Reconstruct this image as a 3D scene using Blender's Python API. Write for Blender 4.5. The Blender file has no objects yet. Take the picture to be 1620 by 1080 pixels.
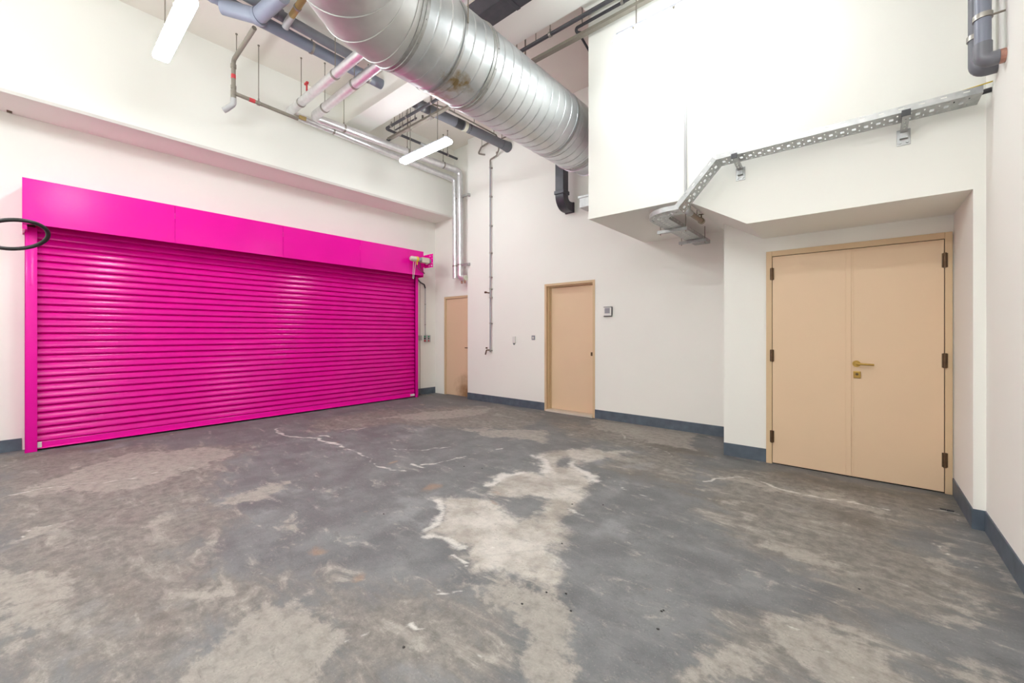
import bpy, bmesh, math, random
import numpy as np
from mathutils import Vector, Matrix

# ------------------------------------------------------------------ camera, world, exposure
S = bpy.context.scene
COL = S.collection
cam_d = bpy.data.cameras.new('camera')
cam_d.sensor_width = 36.0
cam_d.lens = 651.0 / 1620.0 * 36.0
cam_d.shift_y = -12.5 / 1620.0
cam_d.clip_start = 0.05
cam = bpy.data.objects.new('camera', cam_d)
COL.objects.link(cam)
cam.location = (0, 0, 1.35)
cam.rotation_euler = (math.radians(90), 0, math.radians(40.3977))
S.camera = cam
w = bpy.data.worlds.new('world'); S.world = w; w.use_nodes = True
w.node_tree.nodes['Background'].inputs[0].default_value = (1, .98, .95, 1)
w.node_tree.nodes['Background'].inputs[1].default_value = 0.3
S.view_settings.view_transform = 'Standard'
S.view_settings.look = 'None'
S.view_settings.gamma = 1
S.view_settings.use_curve_mapping = False
S.view_settings.exposure = 0.0
S.cycles.use_denoising = True
S.cycles.max_bounces = 12
S.cycles.diffuse_bounces = 8
S.cycles.sample_clamp_indirect = 8
LAMP_STRENGTH = 80.0

# ------------------------------------------------------------------ helpers
def new_mat(name, col, rough=.5, metal=0.0, spec=.5, noise=0.0, nscale=8.0, bump=0.0, bscale=60.0, emit=None, estr=0, coat=0.0):
    m = bpy.data.materials.new(name); m.use_nodes = True
    nt = m.node_tree; b = nt.nodes['Principled BSDF']
    b.inputs['Base Color'].default_value = (*col, 1)
    b.inputs['Roughness'].default_value = rough
    b.inputs['Metallic'].default_value = metal
    b.inputs['Specular IOR Level'].default_value = spec
    b.inputs['Coat Weight'].default_value = coat
    tc = nt.nodes.new('ShaderNodeTexCoord')
    if noise:
        n = nt.nodes.new('ShaderNodeTexNoise'); n.inputs['Scale'].default_value = nscale; n.inputs['Detail'].default_value = 6
        nt.links.new(tc.outputs['Object'], n.inputs['Vector'])
        r = nt.nodes.new('ShaderNodeMapRange'); r.inputs[1].default_value = .25; r.inputs[2].default_value = .75
        r.inputs[3].default_value = 1 - noise; r.inputs[4].default_value = 1 + noise
        nt.links.new(n.outputs['Fac'], r.inputs[0])
        mx = nt.nodes.new('ShaderNodeVectorMath'); mx.operation = 'SCALE'
        mx.inputs[0].default_value = col
        nt.links.new(r.outputs[0], mx.inputs['Scale']); nt.links.new(mx.outputs[0], b.inputs['Base Color'])
    if bump:
        n2 = nt.nodes.new('ShaderNodeTexNoise'); n2.inputs['Scale'].default_value = bscale; n2.inputs['Detail'].default_value = 4
        nt.links.new(tc.outputs['Object'], n2.inputs['Vector'])
        bp = nt.nodes.new('ShaderNodeBump'); bp.inputs['Strength'].default_value = bump; bp.inputs['Distance'].default_value = .01
        nt.links.new(n2.outputs['Fac'], bp.inputs['Height']); nt.links.new(bp.outputs[0], b.inputs['Normal'])
    if emit:
        b.inputs['Emission Color'].default_value = (*emit, 1); b.inputs['Emission Strength'].default_value = estr
    return m

def T(): return bmesh.new()

def box(bm, x0, x1, y0, y1, z0, z1):
    v = [bm.verts.new((x, y, z)) for x in (x0, x1) for y in (y0, y1) for z in (z0, z1)]
    for f in ((0, 1, 3, 2), (4, 6, 7, 5), (0, 4, 5, 1), (2, 3, 7, 6), (0, 2, 6, 4), (1, 5, 7, 3)):
        bm.faces.new([v[i] for i in f])
    return bm

def rbox(bm, x0, x1, y0, y1, z0, z1, r=.005, seg=2):
    t = T(); box(t, x0, x1, y0, y1, z0, z1)
    bmesh.ops.bevel(t, geom=list(t.edges), offset=r, segments=seg, affect='EDGES', profile=.5)
    me = bpy.data.meshes.new('tmp'); t.to_mesh(me); t.free(); bm.from_mesh(me); bpy.data.meshes.remove(me)
    return bm

def fillet(pts, br):
    pts = [Vector(p) for p in pts]; out = [pts[0]]
    for i in range(1, len(pts) - 1):
        a, p, b = pts[i - 1], pts[i], pts[i + 1]
        d1 = (a - p); d2 = (b - p); l1, l2 = d1.length, d2.length; d1.normalize(); d2.normalize()
        ang = d1.angle(d2)
        if ang > 3.1: out.append(p); continue
        t = min(br / math.tan(ang / 2), l1 * .49, l2 * .49); R = t * math.tan(ang / 2)
        s, e = p + d1 * t, p + d2 * t
        c = p + (d1 + d2).normalized() * (R / math.sin(ang / 2))
        n = max(3, int((math.pi - ang) / .25))
        for k in range(n + 1):
            q = (s - c).normalized().slerp((e - c).normalized(), k / n)
            out.append(c + q * R)
    out.append(pts[-1]); return out

def sweep(bm, path, r, n=14, cap=True, rad=None):
    path = [Vector(p) for p in path]; N = len(path)
    tang = []
    for i in range(N):
        a = path[max(0, i - 1)]; b = path[min(N - 1, i + 1)]
        if 0 < i < N - 1:
            t = (path[i] - a).normalized() + (b - path[i]).normalized()
        else: t = b - a
        tang.append(t.normalized())
    up = Vector((0, 0, 1)) if abs(tang[0].z) < .9 else Vector((1, 0, 0))
    u = tang[0].cross(up).normalized(); rings = []
    s = 0
    for i in range(N):
        if i: u = (u - tang[i] * u.dot(tang[i])).normalized(); s += (path[i] - path[i - 1]).length
        v = tang[i].cross(u)
        ring = []
        for k in range(n):
            a = 2 * math.pi * k / n
            rr = rad(s, a) if rad else (r[i] if isinstance(r, (list, tuple)) else r)
            ring.append(bm.verts.new(path[i] + (u * math.cos(a) + v * math.sin(a)) * rr))
        rings.append(ring)
    for i in range(N - 1):
        for k in range(n):
            bm.faces.new((rings[i][k], rings[i][(k + 1) % n], rings[i + 1][(k + 1) % n], rings[i + 1][k]))
    if cap:
        bm.faces.new(list(reversed(rings[0]))); bm.faces.new(rings[-1])
    return bm

def pipe(bm, pts, r, br=None, n=14):
    return sweep(bm, fillet(pts, br if br is not None else r * 2), r, n)

def collar(bm, p, d, r, L, n=16):
    p = Vector(p); d = Vector(d).normalized()
    return sweep(bm, [p - d * L / 2, p + d * L / 2], r, n)

def ob(name, bm, mat, parent=None, label=None, cat=None, group=None, kind=None, smooth=None, solid=None, origin=None):
    bmesh.ops.recalc_face_normals(bm, faces=list(bm.faces))
    me = bpy.data.meshes.new(name); bm.to_mesh(me); bm.free()
    co = [v.co for v in me.vertices]
    lo = Vector([min(c[i] for c in co) for i in range(3)]); hi = Vector([max(c[i] for c in co) for i in range(3)])
    c = origin and Vector(origin) or Vector(((lo.x + hi.x) / 2, (lo.y + hi.y) / 2, lo.z))
    me.transform(Matrix.Translation(-c))
    o = bpy.data.objects.new(name, me); COL.objects.link(o)
    me.materials.append(mat)
    if smooth is not None:
        for p in me.polygons: p.use_smooth = True
        try: me.set_sharp_from_angle(angle=math.radians(smooth))
        except Exception: pass
    if solid:
        md = o.modifiers.new('thickness', 'SOLIDIFY'); md.thickness = solid; md.offset = 0
    if parent:
        base = Vector(parent.location); pp = parent.parent
        while pp: base += Vector(pp.location); pp = pp.parent
        o.parent = parent; o.location = c - base
    else: o.location = c
    if label: o['label'] = label
    if cat: o['category'] = cat
    if group: o['group'] = group
    if kind: o['kind'] = kind
    return o

def thing(name, label, cat, loc, group=None, kind=None):
    o = bpy.data.objects.new(name, None); COL.objects.link(o); o.location = loc
    o.empty_display_size = .1
    o['label'] = label; o['category'] = cat
    if group: o['group'] = group
    if kind: o['kind'] = kind
    return o

# ------------------------------------------------------------------ materials
WALL = new_mat('off_white_wall_paint', (.85, .845, .79), .75, spec=.25, noise=.012, nscale=1.5, bump=.04, bscale=90)
CEIL = new_mat('ceiling_paint', (.83, .775, .71), .85, spec=.2, noise=.02, nscale=2, bump=.05, bscale=70)
SKIRT = new_mat('blue_grey_skirting_paint', (.085, .11, .14), .5, noise=.25, nscale=9, bump=.1)
PINK = new_mat('magenta_gloss_paint', (.82, .003, .345), .20, spec=.32, noise=.03, nscale=3)
PINKD = new_mat('magenta_slat_paint', (.70, .002, .275), .19, spec=.26, noise=.05, nscale=4)
DOORM = new_mat('beige_door_paint', (.73, .54, .36), .45, spec=.35, noise=.02, nscale=2)
FRAMEM = new_mat('tan_frame_paint', (.64, .47, .29), .45, spec=.35, noise=.03, nscale=4)
BRONZE = new_mat('dark_bronze', (.13, .08, .045), .4, metal=.7, noise=.2, nscale=30)
BRASS = new_mat('aged_brass', (.48, .30, .08), .33, metal=.9, noise=.15, nscale=30)
ALU = new_mat('foil_cladding', (.78, .78, .79), .30, metal=.72, noise=.10, nscale=14, bump=.45, bscale=26)
STEEL = new_mat('galvanised_steel', (.45, .455, .45), .42, metal=.75, noise=.15, nscale=25, bump=.05)
ROD = new_mat('hanger_rod_steel', (.27, .24, .20), .5, metal=.6)
CLAMP = new_mat('clamp_steel', (.36, .34, .31), .4, metal=.8)
GREYP = new_mat('blue_grey_plastic_pipe', (.20, .215, .27), .38, noise=.06, nscale=6)
GREYP2 = new_mat('dark_grey_plastic_pipe', (.155, .158, .18), .42, noise=.08, nscale=6)
DARKP = new_mat('charcoal_pipe', (.05, .048, .055), .45, noise=.2, nscale=10)
CONDT = new_mat('grey_beige_conduit', (.25, .225, .185), .5, noise=.1, nscale=10)
LIGHTP = new_mat('pale_grey_pipe', (.45, .45, .45), .45)
YELP = new_mat('ochre_pipe', (.38, .27, .10), .5, noise=.1)
BLACKD = new_mat('black_square_ducting', (.045, .043, .055), .38, noise=.3, nscale=12, bump=.1, bscale=20)
BLACK = new_mat('black_rubber', (.018, .016, .015), .45)
WHITEP = new_mat('white_plastic', (.75, .74, .70), .4)
CREAM = new_mat('cream_plastic', (.62, .60, .48), .4)
GREYPL = new_mat('grey_plastic', (.30, .30, .33), .4)
DARKPL = new_mat('dark_plastic', (.04, .04, .045), .4)
YELLOW = new_mat('yellow_plastic', (.75, .55, .04), .4)
REDP = new_mat('red_paint', (.55, .05, .06), .5)
GREENP = new_mat('green_plastic', (.05, .35, .18), .4)
COPPER = new_mat('copper_sealant', (.38, .19, .14), .6, noise=.25, nscale=40)
VALVE = new_mat('dull_bronze_fitting', (.27, .21, .15), .4, metal=.5, noise=.15, nscale=30)
DIFFS = [new_mat('lit_lamp_diffuser_%s' % n, (.9, .9, .9), .4, emit=(.91, .965, 1.0), estr=LAMP_STRENGTH * k) for n, k in (('left', .9), ('middle', .62), ('right', .62), ('over', 1.3), ('fill_rear_left', 1.4), ('fill_rear_right', 1.4))]  # overhead and rear diffusers belong to added fill lights out of view
SILL = new_mat('pale_sill', (.62, .55, .45), .6, noise=.05)
GAP = new_mat('dark_gap', (.02, .015, .012), .8)

def duct_mat():
    m = bpy.data.materials.new('spiral_duct_galvanised'); m.use_nodes = True
    nt = m.node_tree; b = nt.nodes['Principled BSDF']; L = nt.links.new
    tc = nt.nodes.new('ShaderNodeTexCoord')
    n = nt.nodes.new('ShaderNodeTexNoise'); n.inputs['Scale'].default_value = 5; n.inputs['Detail'].default_value = 8
    L(tc.outputs['Object'], n.inputs['Vector'])
    cr = nt.nodes.new('ShaderNodeValToRGB'); cr.color_ramp.elements[0].position = .3; cr.color_ramp.elements[1].position = .7
    cr.color_ramp.elements[0].color = (.56, .60, .62, 1); cr.color_ramp.elements[1].color = (.74, .77, .79, 1)
    L(n.outputs['Fac'], cr.inputs[0])
    # rusty drips near one joint on the underside (their own shape, in the sheet itself)
    sep = nt.nodes.new('ShaderNodeSeparateXYZ'); g = nt.nodes.new('ShaderNodeNewGeometry'); L(g.outputs['Position'], sep.inputs[0])
    def band(sock, c, wd):
        a = nt.nodes.new('ShaderNodeMath'); a.operation = 'SUBTRACT'; L(sock, a.inputs[0]); a.inputs[1].default_value = c
        q = nt.nodes.new('ShaderNodeMath'); q.operation = 'ABSOLUTE'; L(a.outputs[0], q.inputs[0])
        r = nt.nodes.new('ShaderNodeMapRange'); r.inputs[1].default_value = 0; r.inputs[2].default_value = wd; r.inputs[3].default_value = 1; r.inputs[4].default_value = 0
        L(q.outputs[0], r.inputs[0]); return r.outputs[0]
    by = band(sep.outputs['Y'], 2.56, .34); bz = band(sep.outputs['Z'], 3.665, .09)
    mu = nt.nodes.new('ShaderNodeMath'); mu.operation = 'MULTIPLY'; L(by, mu.inputs[0]); L(bz, mu.inputs[1])
    n2 = nt.nodes.new('ShaderNodeTexNoise'); n2.inputs['Scale'].default_value = 14; n2.inputs['Detail'].default_value = 5
    L(tc.outputs['Object'], n2.inputs['Vector'])
    mu2 = nt.nodes.new('ShaderNodeMath'); mu2.operation = 'MULTIPLY'; L(mu.outputs[0], mu2.inputs[0]); L(n2.outputs['Fac'], mu2.inputs[1])
    r2 = nt.nodes.new('ShaderNodeMapRange'); r2.inputs[1].default_value = .2; r2.inputs[2].default_value = .42; L(mu2.outputs[0], r2.inputs[0])
    mx = nt.nodes.new('ShaderNodeMix'); mx.data_type = 'RGBA'; L(r2.outputs[0], mx.inputs[0]); L(cr.outputs[0], mx.inputs[6]); mx.inputs[7].default_value = (.34, .25, .12, 1)
    L(mx.outputs[2], b.inputs['Base Color'])
    b.inputs['Metallic'].default_value = .72
    rr = nt.nodes.new('ShaderNodeMapRange'); rr.inputs[3].default_value = .30; rr.inputs[4].default_value = .46; L(n.outputs['Fac'], rr.inputs[0])
    L(rr.outputs[0], b.inputs['Roughness'])
    return m
DUCT = duct_mat()
FLEX = new_mat('dull_duct_sheet', (.60, .60, .59), .50, metal=.40, noise=.15, nscale=3, bump=.25, bscale=9)

# ------------------------------------------------------------------ room shell
def struct(name, bm, mat, label, cat='wall', **k): return ob(name, bm, mat, None, label, cat, kind='structure', **k)
YB, YR, YD, YM = 5.875, 6.02, 5.03, 4.24       # back wall, its recessed bay, double door wall, overhang front
XL, XR, XR2 = -7.43, .645, .585
bm = T(); box(bm, XL - .15, XL, -3, 6.2, 0, 5.35)
struct('wall_left', bm, WALL, 'off-white wall behind the magenta roller shutter')
bm = T()
box(bm, XL, -7.10, YR, 6.2, 0, 5.35); box(bm, -7.10, -6.2, YR, 6.2, 2.165, 5.35)
box(bm, -6.2, -4.245, YB, 6.2, 0, 5.35); box(bm, -4.245, -3.255, YB, 6.2, 2.215, 5.35); box(bm, -3.255, .8, YB, 6.2, 0, 5.35)
struct('wall_back', bm, WALL, 'off-white back wall with two single beige doors')
bm = T(); box(bm, -1.175, .8, YD, YB, 0, 2.6)
struct('wall_double_door', bm, WALL, 'off-white projecting wall around the beige double doors')
bm = T(); box(bm, XR, .8, -3, YM, 0, 5.35)
struct('wall_right', bm, WALL, 'off-white wall at the right edge of the picture')
bm = T(); box(bm, XR2, .8, YM, YD, 0, 2.35)
struct('wall_side_return', bm, WALL, 'off-white side return just right of the double doors')
bm = T(); box(bm, XL - .15, .8, -3.15, -3, 0, 5.35)
struct('wall_rear', bm, WALL, 'off-white wall behind the viewpoint')
bm = T(); box(bm, XL - .15, .8, -3.15, 6.2, 5.35, 5.5)
struct('ceiling', bm, CEIL, 'beige concrete ceiling slab with pipes hung below it', 'ceiling')
# overhanging upper volume with its sloping soffit
bm = T()
prof = [(-2.435, 2.685), (-1.36, 2.685), (-.80, 2.35), (.8, 2.35), (.8, 5.35), (-2.435, 5.35)]
a = [bm.verts.new((x, YM, z)) for x, z in prof]; b_ = [bm.verts.new((x, YB, z)) for x, z in prof]
bm.faces.new(a); bm.faces.new(b_[::-1])
for i in range(6): bm.faces.new((a[i], b_[i], b_[(i + 1) % 6], a[(i + 1) % 6]))
struct('wall_overhang', bm, WALL, 'white boxed-out upper wall overhanging the double doors')
bm = T(); prof = [(XL, 3.87), (-6.822, 3.87), (-6.8, 3.90), (-6.8, 5.35), (XL, 5.35)]
a = [bm.verts.new((x, -3, z)) for x, z in prof]; b_ = [bm.verts.new((x, YR, z)) for x, z in prof]
bm.faces.new(a); bm.faces.new(b_[::-1])
for i in range(5): bm.faces.new((a[i], b_[i], b_[(i + 1) % 5], a[(i + 1) % 5]))
struct('trim_1', bm, WALL, 'long white bulkhead running above the magenta shutter', 'bulkhead')
bm = T(); box(bm, -6.8, XR, 3.5, 3.92, 4.93, 5.35)
struct('trim_2', bm, WALL, 'white cross beam under the ceiling behind the round duct', 'beam')
bm = T(); box(bm, -2.37, XR, 3.92, YM, 4.975, 5.35)
struct('trim_3', bm, WALL, 'lowered ceiling strip above the overhanging wall', 'ceiling')

# skirting
def skirt(n, x0, x1, y0, y1, lab):
    bm = T(); box(bm, x0, x1, y0, y1, 0, .138)
    ob('baseboard_' + n, bm, SKIRT, None, lab, 'skirting', kind='structure')
skirt('left', XL, XL + .008, -3, -.05, 'blue-grey skirting left of the magenta shutter')
skirt('left_far', XL, XL + .008, 5.40, YR, 'blue-grey skirting between the magenta shutter and the far door')
skirt('back_left', -6.2, -4.245, YB - .008, YB, 'blue-grey skirting between the two single doors')
skirt('back_right', -3.255, -1.175, YB - .008, YB, 'blue-grey skirting right of the middle door')
skirt('double_door', -1.175, -.768, YD - .008, YD, 'blue-grey skirting left of the double doors')
skirt('recess', .576, XR2, YD - .006, YD, 'short blue-grey skirting right of the double doors')
bm = T(); box(bm, XR2 - .008, XR2, YM - .008, YD, 0, .138); box(bm, XR2, XR, YM - .008, YM, 0, .138); box(bm, XR - .008, XR, -3, YM - .008, 0, .138)
ob('baseboard_right', bm, SKIRT, None, 'blue-grey skirting stepping along the right wall', 'skirting', kind='structure')

# ------------------------------------------------------------------ floor
PALE=[[(-5.42, -0.09), (-5.75, 0.11), (-6.01, 0.37), (-6.26, 0.69), (-6.15, 1.05), (-6.01, 1.38), (-5.51, 1.59), (-5.07, 1.23), (-5.03, 0.95), (-4.89, 0.67), (-5.0, 0.42), (-5.17, 0.2), (-5.25, -0.01)], [(-3.87, 0.99), (-3.99, 1.13), (-4.1, 1.43), (-3.99, 1.56), (-3.79, 1.38), (-3.74, 1.13), (-3.77, 0.98)], [(-3.8, -0.14), (-3.65, 0.02), (-3.5, 0.03), (-3.41, 0.14), (-3.21, 0.2), (-3.1, 0.15), (-3.0, 0.08), (-2.77, 0.05), (-2.74, -0.01), (-2.8, -0.04), (-2.89, 0.01), (-2.92, -0.11)], [(-1.95, 0.37), (-2.18, 0.44), (-2.2, 0.56), (-2.26, 0.71), (-2.22, 0.84), (-2.17, 0.97), (-1.88, 0.96), (-1.76, 0.99), (-1.69, 0.82), (-1.55, 0.71)], [(-4.31, -0.15), (-4.36, -0.06), (-4.41, 0.05), (-4.35, 0.26), (-4.26, 0.23), (-4.21, 0.02), (-4.18, -0.15)], [(-3.84, 0.53), (-4.0, 0.67), (-3.82, 0.71), (-3.79, 0.57)], [(-2.66, 0.49), (-2.62, 0.66), (-2.51, 0.62), (-2.52, 0.52), (-2.55, 0.48)], [(-3.15, 1.16), (-3.16, 1.27), (-3.0, 1.29), (-3.0, 1.21)], [(-2.93, 1.11), (-2.72, 1.12), (-2.81, 1.08)], [(-3.15, 0.92), (-3.19, 0.99), (-3.13, 0.96)], [(-5.93, 3.64), (-5.78, 4.33), (-5.11, 5.55), (-4.78, 4.89), (-5.09, 4.22), (-5.33, 3.9)], [(-1.63, 1.55), (-1.43, 1.68), (-1.13, 1.77), (-0.81, 1.37), (-0.96, 1.24), (-1.17, 1.41)], [(-3.38, 6.08), (-1.82, 6.19), (-1.46, 4.97), (-2.15, 4.98), (-2.92, 5.25)], [(-4.38, 4.01), (-3.39, 4.64), (-2.95, 4.14), (-3.6, 3.91)], [(-1.09, 4.1), (-0.88, 4.36), (-0.52, 4.27), (-0.22, 4.45), (0.09, 4.25), (0.14, 4.07), (-0.05, 4.13), (-0.47, 4.16)], [(-0.75, 3.54), (-0.62, 3.56), (-0.54, 3.47), (-0.6, 3.37)], [(-0.89, 3.63), (-0.78, 3.76), (-0.77, 3.64), (-0.84, 3.58)], [(-0.5, 3.06), (-0.4, 3.12), (-0.28, 3.13), (-0.13, 3.15), (-0.04, 2.99), (-0.25, 2.87), (-0.36, 2.99)], [(0.27, 3.8), (0.39, 3.78), (0.47, 3.66), (0.55, 3.56), (0.48, 3.53), (0.32, 3.72)], [(0.33, 3.16), (0.41, 3.15), (0.46, 3.01), (0.38, 2.96), (0.3, 3.0)], [(0.23, 2.8), (0.32, 2.9), (0.38, 2.77), (0.31, 2.74)], [(-0.32, 2.29), (-0.16, 2.47), (-0.03, 2.42), (0.19, 2.37), (0.21, 2.21), (-0.17, 1.89)], [(0.28, 2.42), (0.36, 2.52), (0.45, 2.44), (0.26, 2.28)], [(0.28, 3.53), (0.46, 3.62), (0.41, 3.38), (0.28, 3.33)], [(0.64, 4.2), (0.64, 3.84), (0.64, 3.24), (0.6, 3.28), (0.59, 3.66)], [(-0.55, 1.75), (-0.44, 2.01), (-0.35, 1.92), (-0.4, 1.72), (-0.51, 1.62)]]
WHITE=[[(-2.26, 1.78), (-2.48, 2.08), (-2.67, 2.21), (-2.6, 2.38), (-2.62, 2.52), (-2.54, 2.59), (-2.65, 2.75), (-2.55, 3.07), (-2.37, 3.17), (-2.65, 3.45), (-2.77, 3.65), (-2.71, 3.91), (-2.44, 4.27), (-2.1, 4.49), (-2.03, 4.22), (-2.22, 3.88), (-2.15, 3.66), (-1.94, 3.54), (-1.8, 3.14), (-1.63, 2.8), (-1.65, 2.61), (-1.5, 2.42), (-1.52, 2.26), (-1.46, 2.11), (-1.22, 1.96), (-1.17, 1.8), (-1.24, 1.74), (-1.33, 1.71), (-1.45, 1.7), (-1.56, 1.7), (-1.69, 1.62), (-1.81, 1.62), (-1.95, 1.67), (-1.95, 1.79), (-2.09, 1.71)]]
HOLE=[[(-2.58, 2.4), (-2.49, 2.52), (-2.28, 2.55), (-2.04, 2.79), (-1.85, 2.5), (-1.84, 2.28), (-2.01, 2.3), (-2.18, 2.37), (-2.36, 2.38)], [(-2.57, 3.7), (-2.46, 3.85), (-2.23, 3.64), (-2.33, 3.45)]]
WORN=[[(-7.36, -0.31), (-7.1, 0.04), (-6.71, 0.78), (-5.67, 1.83), (-4.97, 1.36), (-4.09, 1.05), (-3.42, 0.99), (-3.13, 0.72), (-2.75, 0.75), (-2.49, 0.97), (-2.13, 0.97), (-2.19, 0.82), (-2.15, 0.42), (-1.91, 0.36), (-2.46, -0.1)], [(-3.73, 5.25), (-2.95, 5.45), (-1.68, 5.72), (-1.1, 3.74), (-1.49, 3.73), (-2.07, 3.83), (-1.96, 4.54), (-2.84, 4.56)], [(-6.55, 2.85), (-6.53, 4.01), (-5.29, 5.76), (-3.97, 5.58), (-3.61, 4.46), (-5.26, 3.48), (-5.7, 2.48)], [(-2.38, 1.07), (-1.97, 1.23), (-1.61, 1.47), (-1.41, 1.53), (-1.02, 1.11), (-1.53, 0.69)], [(-1.21, 4.46), (-0.7, 4.79), (0.56, 4.9), (0.58, 4.73), (0.21, 3.79), (0.56, 3.33), (0.44, 2.97), (0.06, 2.65), (-0.5, 2.87), (-0.88, 3.25)], [(-0.48, 2.19), (-0.03, 2.57), (0.24, 2.42), (0.25, 2.2), (-0.51, 1.56)]]
BROWN=[[(-2.23, 4.99), (-1.72, 5.27), (-1.19, 5.04), (-1.28, 4.72), (-1.71, 4.59)], [(-0.45, 3.98), (-0.2, 4.12), (0.09, 4.08), (0.16, 3.84), (0.03, 3.6), (-0.18, 3.7)], [(-0.72, 4.92), (-0.06, 4.89), (0.6, 4.9), (0.57, 4.78), (-0.06, 4.51), (-0.68, 4.66)], [(0.56, 4.09), (0.61, 3.81), (0.58, 3.58), (0.53, 3.75)], [(-1.53, 3.99), (-1.02, 3.76), (-0.49, 3.81), (-0.52, 3.56), (-0.95, 3.49), (-1.41, 3.66)], [(-7.38, -0.21), (-7.17, 0.04), (-7.21, 0.84), (-7.49, 2.06), (-7.07, 1.94), (-6.79, 0.57), (-6.8, -0.19)], [(-3.61, 0.02), (-3.62, 0.15), (-3.13, 0.43), (-2.2, 0.42), (-2.25, 0.34), (-2.74, 0.19), (-3.1, 0.26)], [(-2.18, 3.75), (-1.57, 3.94), (-1.16, 3.93), (-1.1, 3.74), (-1.67, 3.58)]]
RIM =[([(-2.25, 1.78), (-2.41, 2.02), (-2.58, 2.19)], 0.02), ([(-2.13, 1.74), (-2.04, 1.78), (-1.97, 1.8)], 0.019), ([(-2.57, 2.65), (-2.6, 2.83), (-2.52, 3.04)], 0.021), ([(-2.74, 3.61), (-2.47, 3.38), (-2.33, 3.28)], 0.033), ([(-1.98, 1.7), (-1.85, 1.63), (-1.76, 1.61)], 0.008), ([(-2.3, 3.7), (-2.04, 3.55), (-1.89, 3.4)], 0.024), ([(-1.18, 1.8), (-1.21, 1.9), (-1.21, 1.95)], 0.005), ([(-5.37, 2.41), (-4.79, 2.42), (-4.19, 2.38), (-3.71, 2.33), (-3.38, 2.38)], 0.013), ([(-6.31, 2.26), (-5.87, 2.2), (-5.66, 2.25), (-5.34, 2.43), (-4.83, 2.39)], 0.023), ([(-4.2, 2.78), (-3.88, 2.91), (-3.69, 3.29)], 0.012), ([(-3.39, 2.6), (-3.39, 2.88), (-3.31, 3.14)], 0.013), ([(-3.5, 2.53), (-3.3, 2.57)], 0.02), ([(-5.48, 2.52), (-5.26, 2.59)], 0.017), ([(-5.45, 2.79), (-5.5, 3.01), (-5.44, 3.21)], 0.014), ([(-1.75, 3.47), (-1.56, 3.34), (-1.34, 3.31)], 0.006), ([(-2.59, 5.23), (-2.36, 4.97), (-1.94, 4.85), (-1.32, 4.48)], 0.009), ([(-1.71, 2.74), (-1.61, 2.73), (-1.53, 2.74)], 0.018), ([(-1.76, 0.92), (-1.72, 0.98), (-1.66, 1.05), (-1.65, 1.13), (-1.69, 1.22), (-1.64, 1.25), (-1.62, 1.22)], 0.006), ([(-1.68, 1.37), (-1.59, 1.45)], 0.009), ([(-1.33, 1.22), (-1.26, 1.23)], 0.004), ([(-1.6, 1.13), (-1.54, 1.16)], 0.012), ([(-5.46, -0.13), (-5.3, 0.2), (-5.17, 0.6), (-5.13, 1.18)], 0.008), ([(-3.33, 3.49), (-3.27, 3.56)], 0.019), ([(-1.1, 4.05), (-0.8, 4.38), (-0.47, 4.23), (0.12, 4.25)], 0.015), ([(0.3, 3.78), (0.41, 3.68), (0.54, 3.55)], 0.009), ([(0.37, 4.55), (0.51, 4.55), (0.43, 4.32)], 0.008), ([(-1.89, 1.91), (-1.78, 1.91), (-1.68, 1.84)], 0.003), ([(-2.5, 0.96), (-2.52, 0.81), (-2.55, 0.73)], 0.009), ([(-4.27, -0.12), (-4.38, 0.02), (-4.32, 0.23)], 0.009), ([(0.03, 2.09), (-0.03, 2.19), (-0.15, 2.27), (-0.26, 2.33)], 0.004)]
RUST =[((-2.38, 2.57), 0.035), ((-2.26, 2.41), 0.03), ((-2.91, 1.67), 0.03), ((-2.1, 1.27), 0.05), ((-2.91, 1.67), 0.03), ((-2.56, 1.19), 0.06), ((-4.95, 2.47), 0.05), ((-3.74, 2.47), 0.06), ((-2.87, 2.29), 0.08), ((-0.88, 2.06), 0.02)]
GRIT =[(-2.726, 1.721), (-1.502, 1.046), (-1.746, 2.786), (-1.17, 1.806), (-1.292, 1.596), (-1.079, 1.71), (-1.469, 2.221), (-1.553, 2.931), (-2.895, 2.941), (-3.079, 2.868), (-0.737, 2.006), (-0.708, 1.863), (-1.253, 1.75), (-0.742, 1.993), (-0.71, 1.861), (-0.011, 2.842)]
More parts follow.
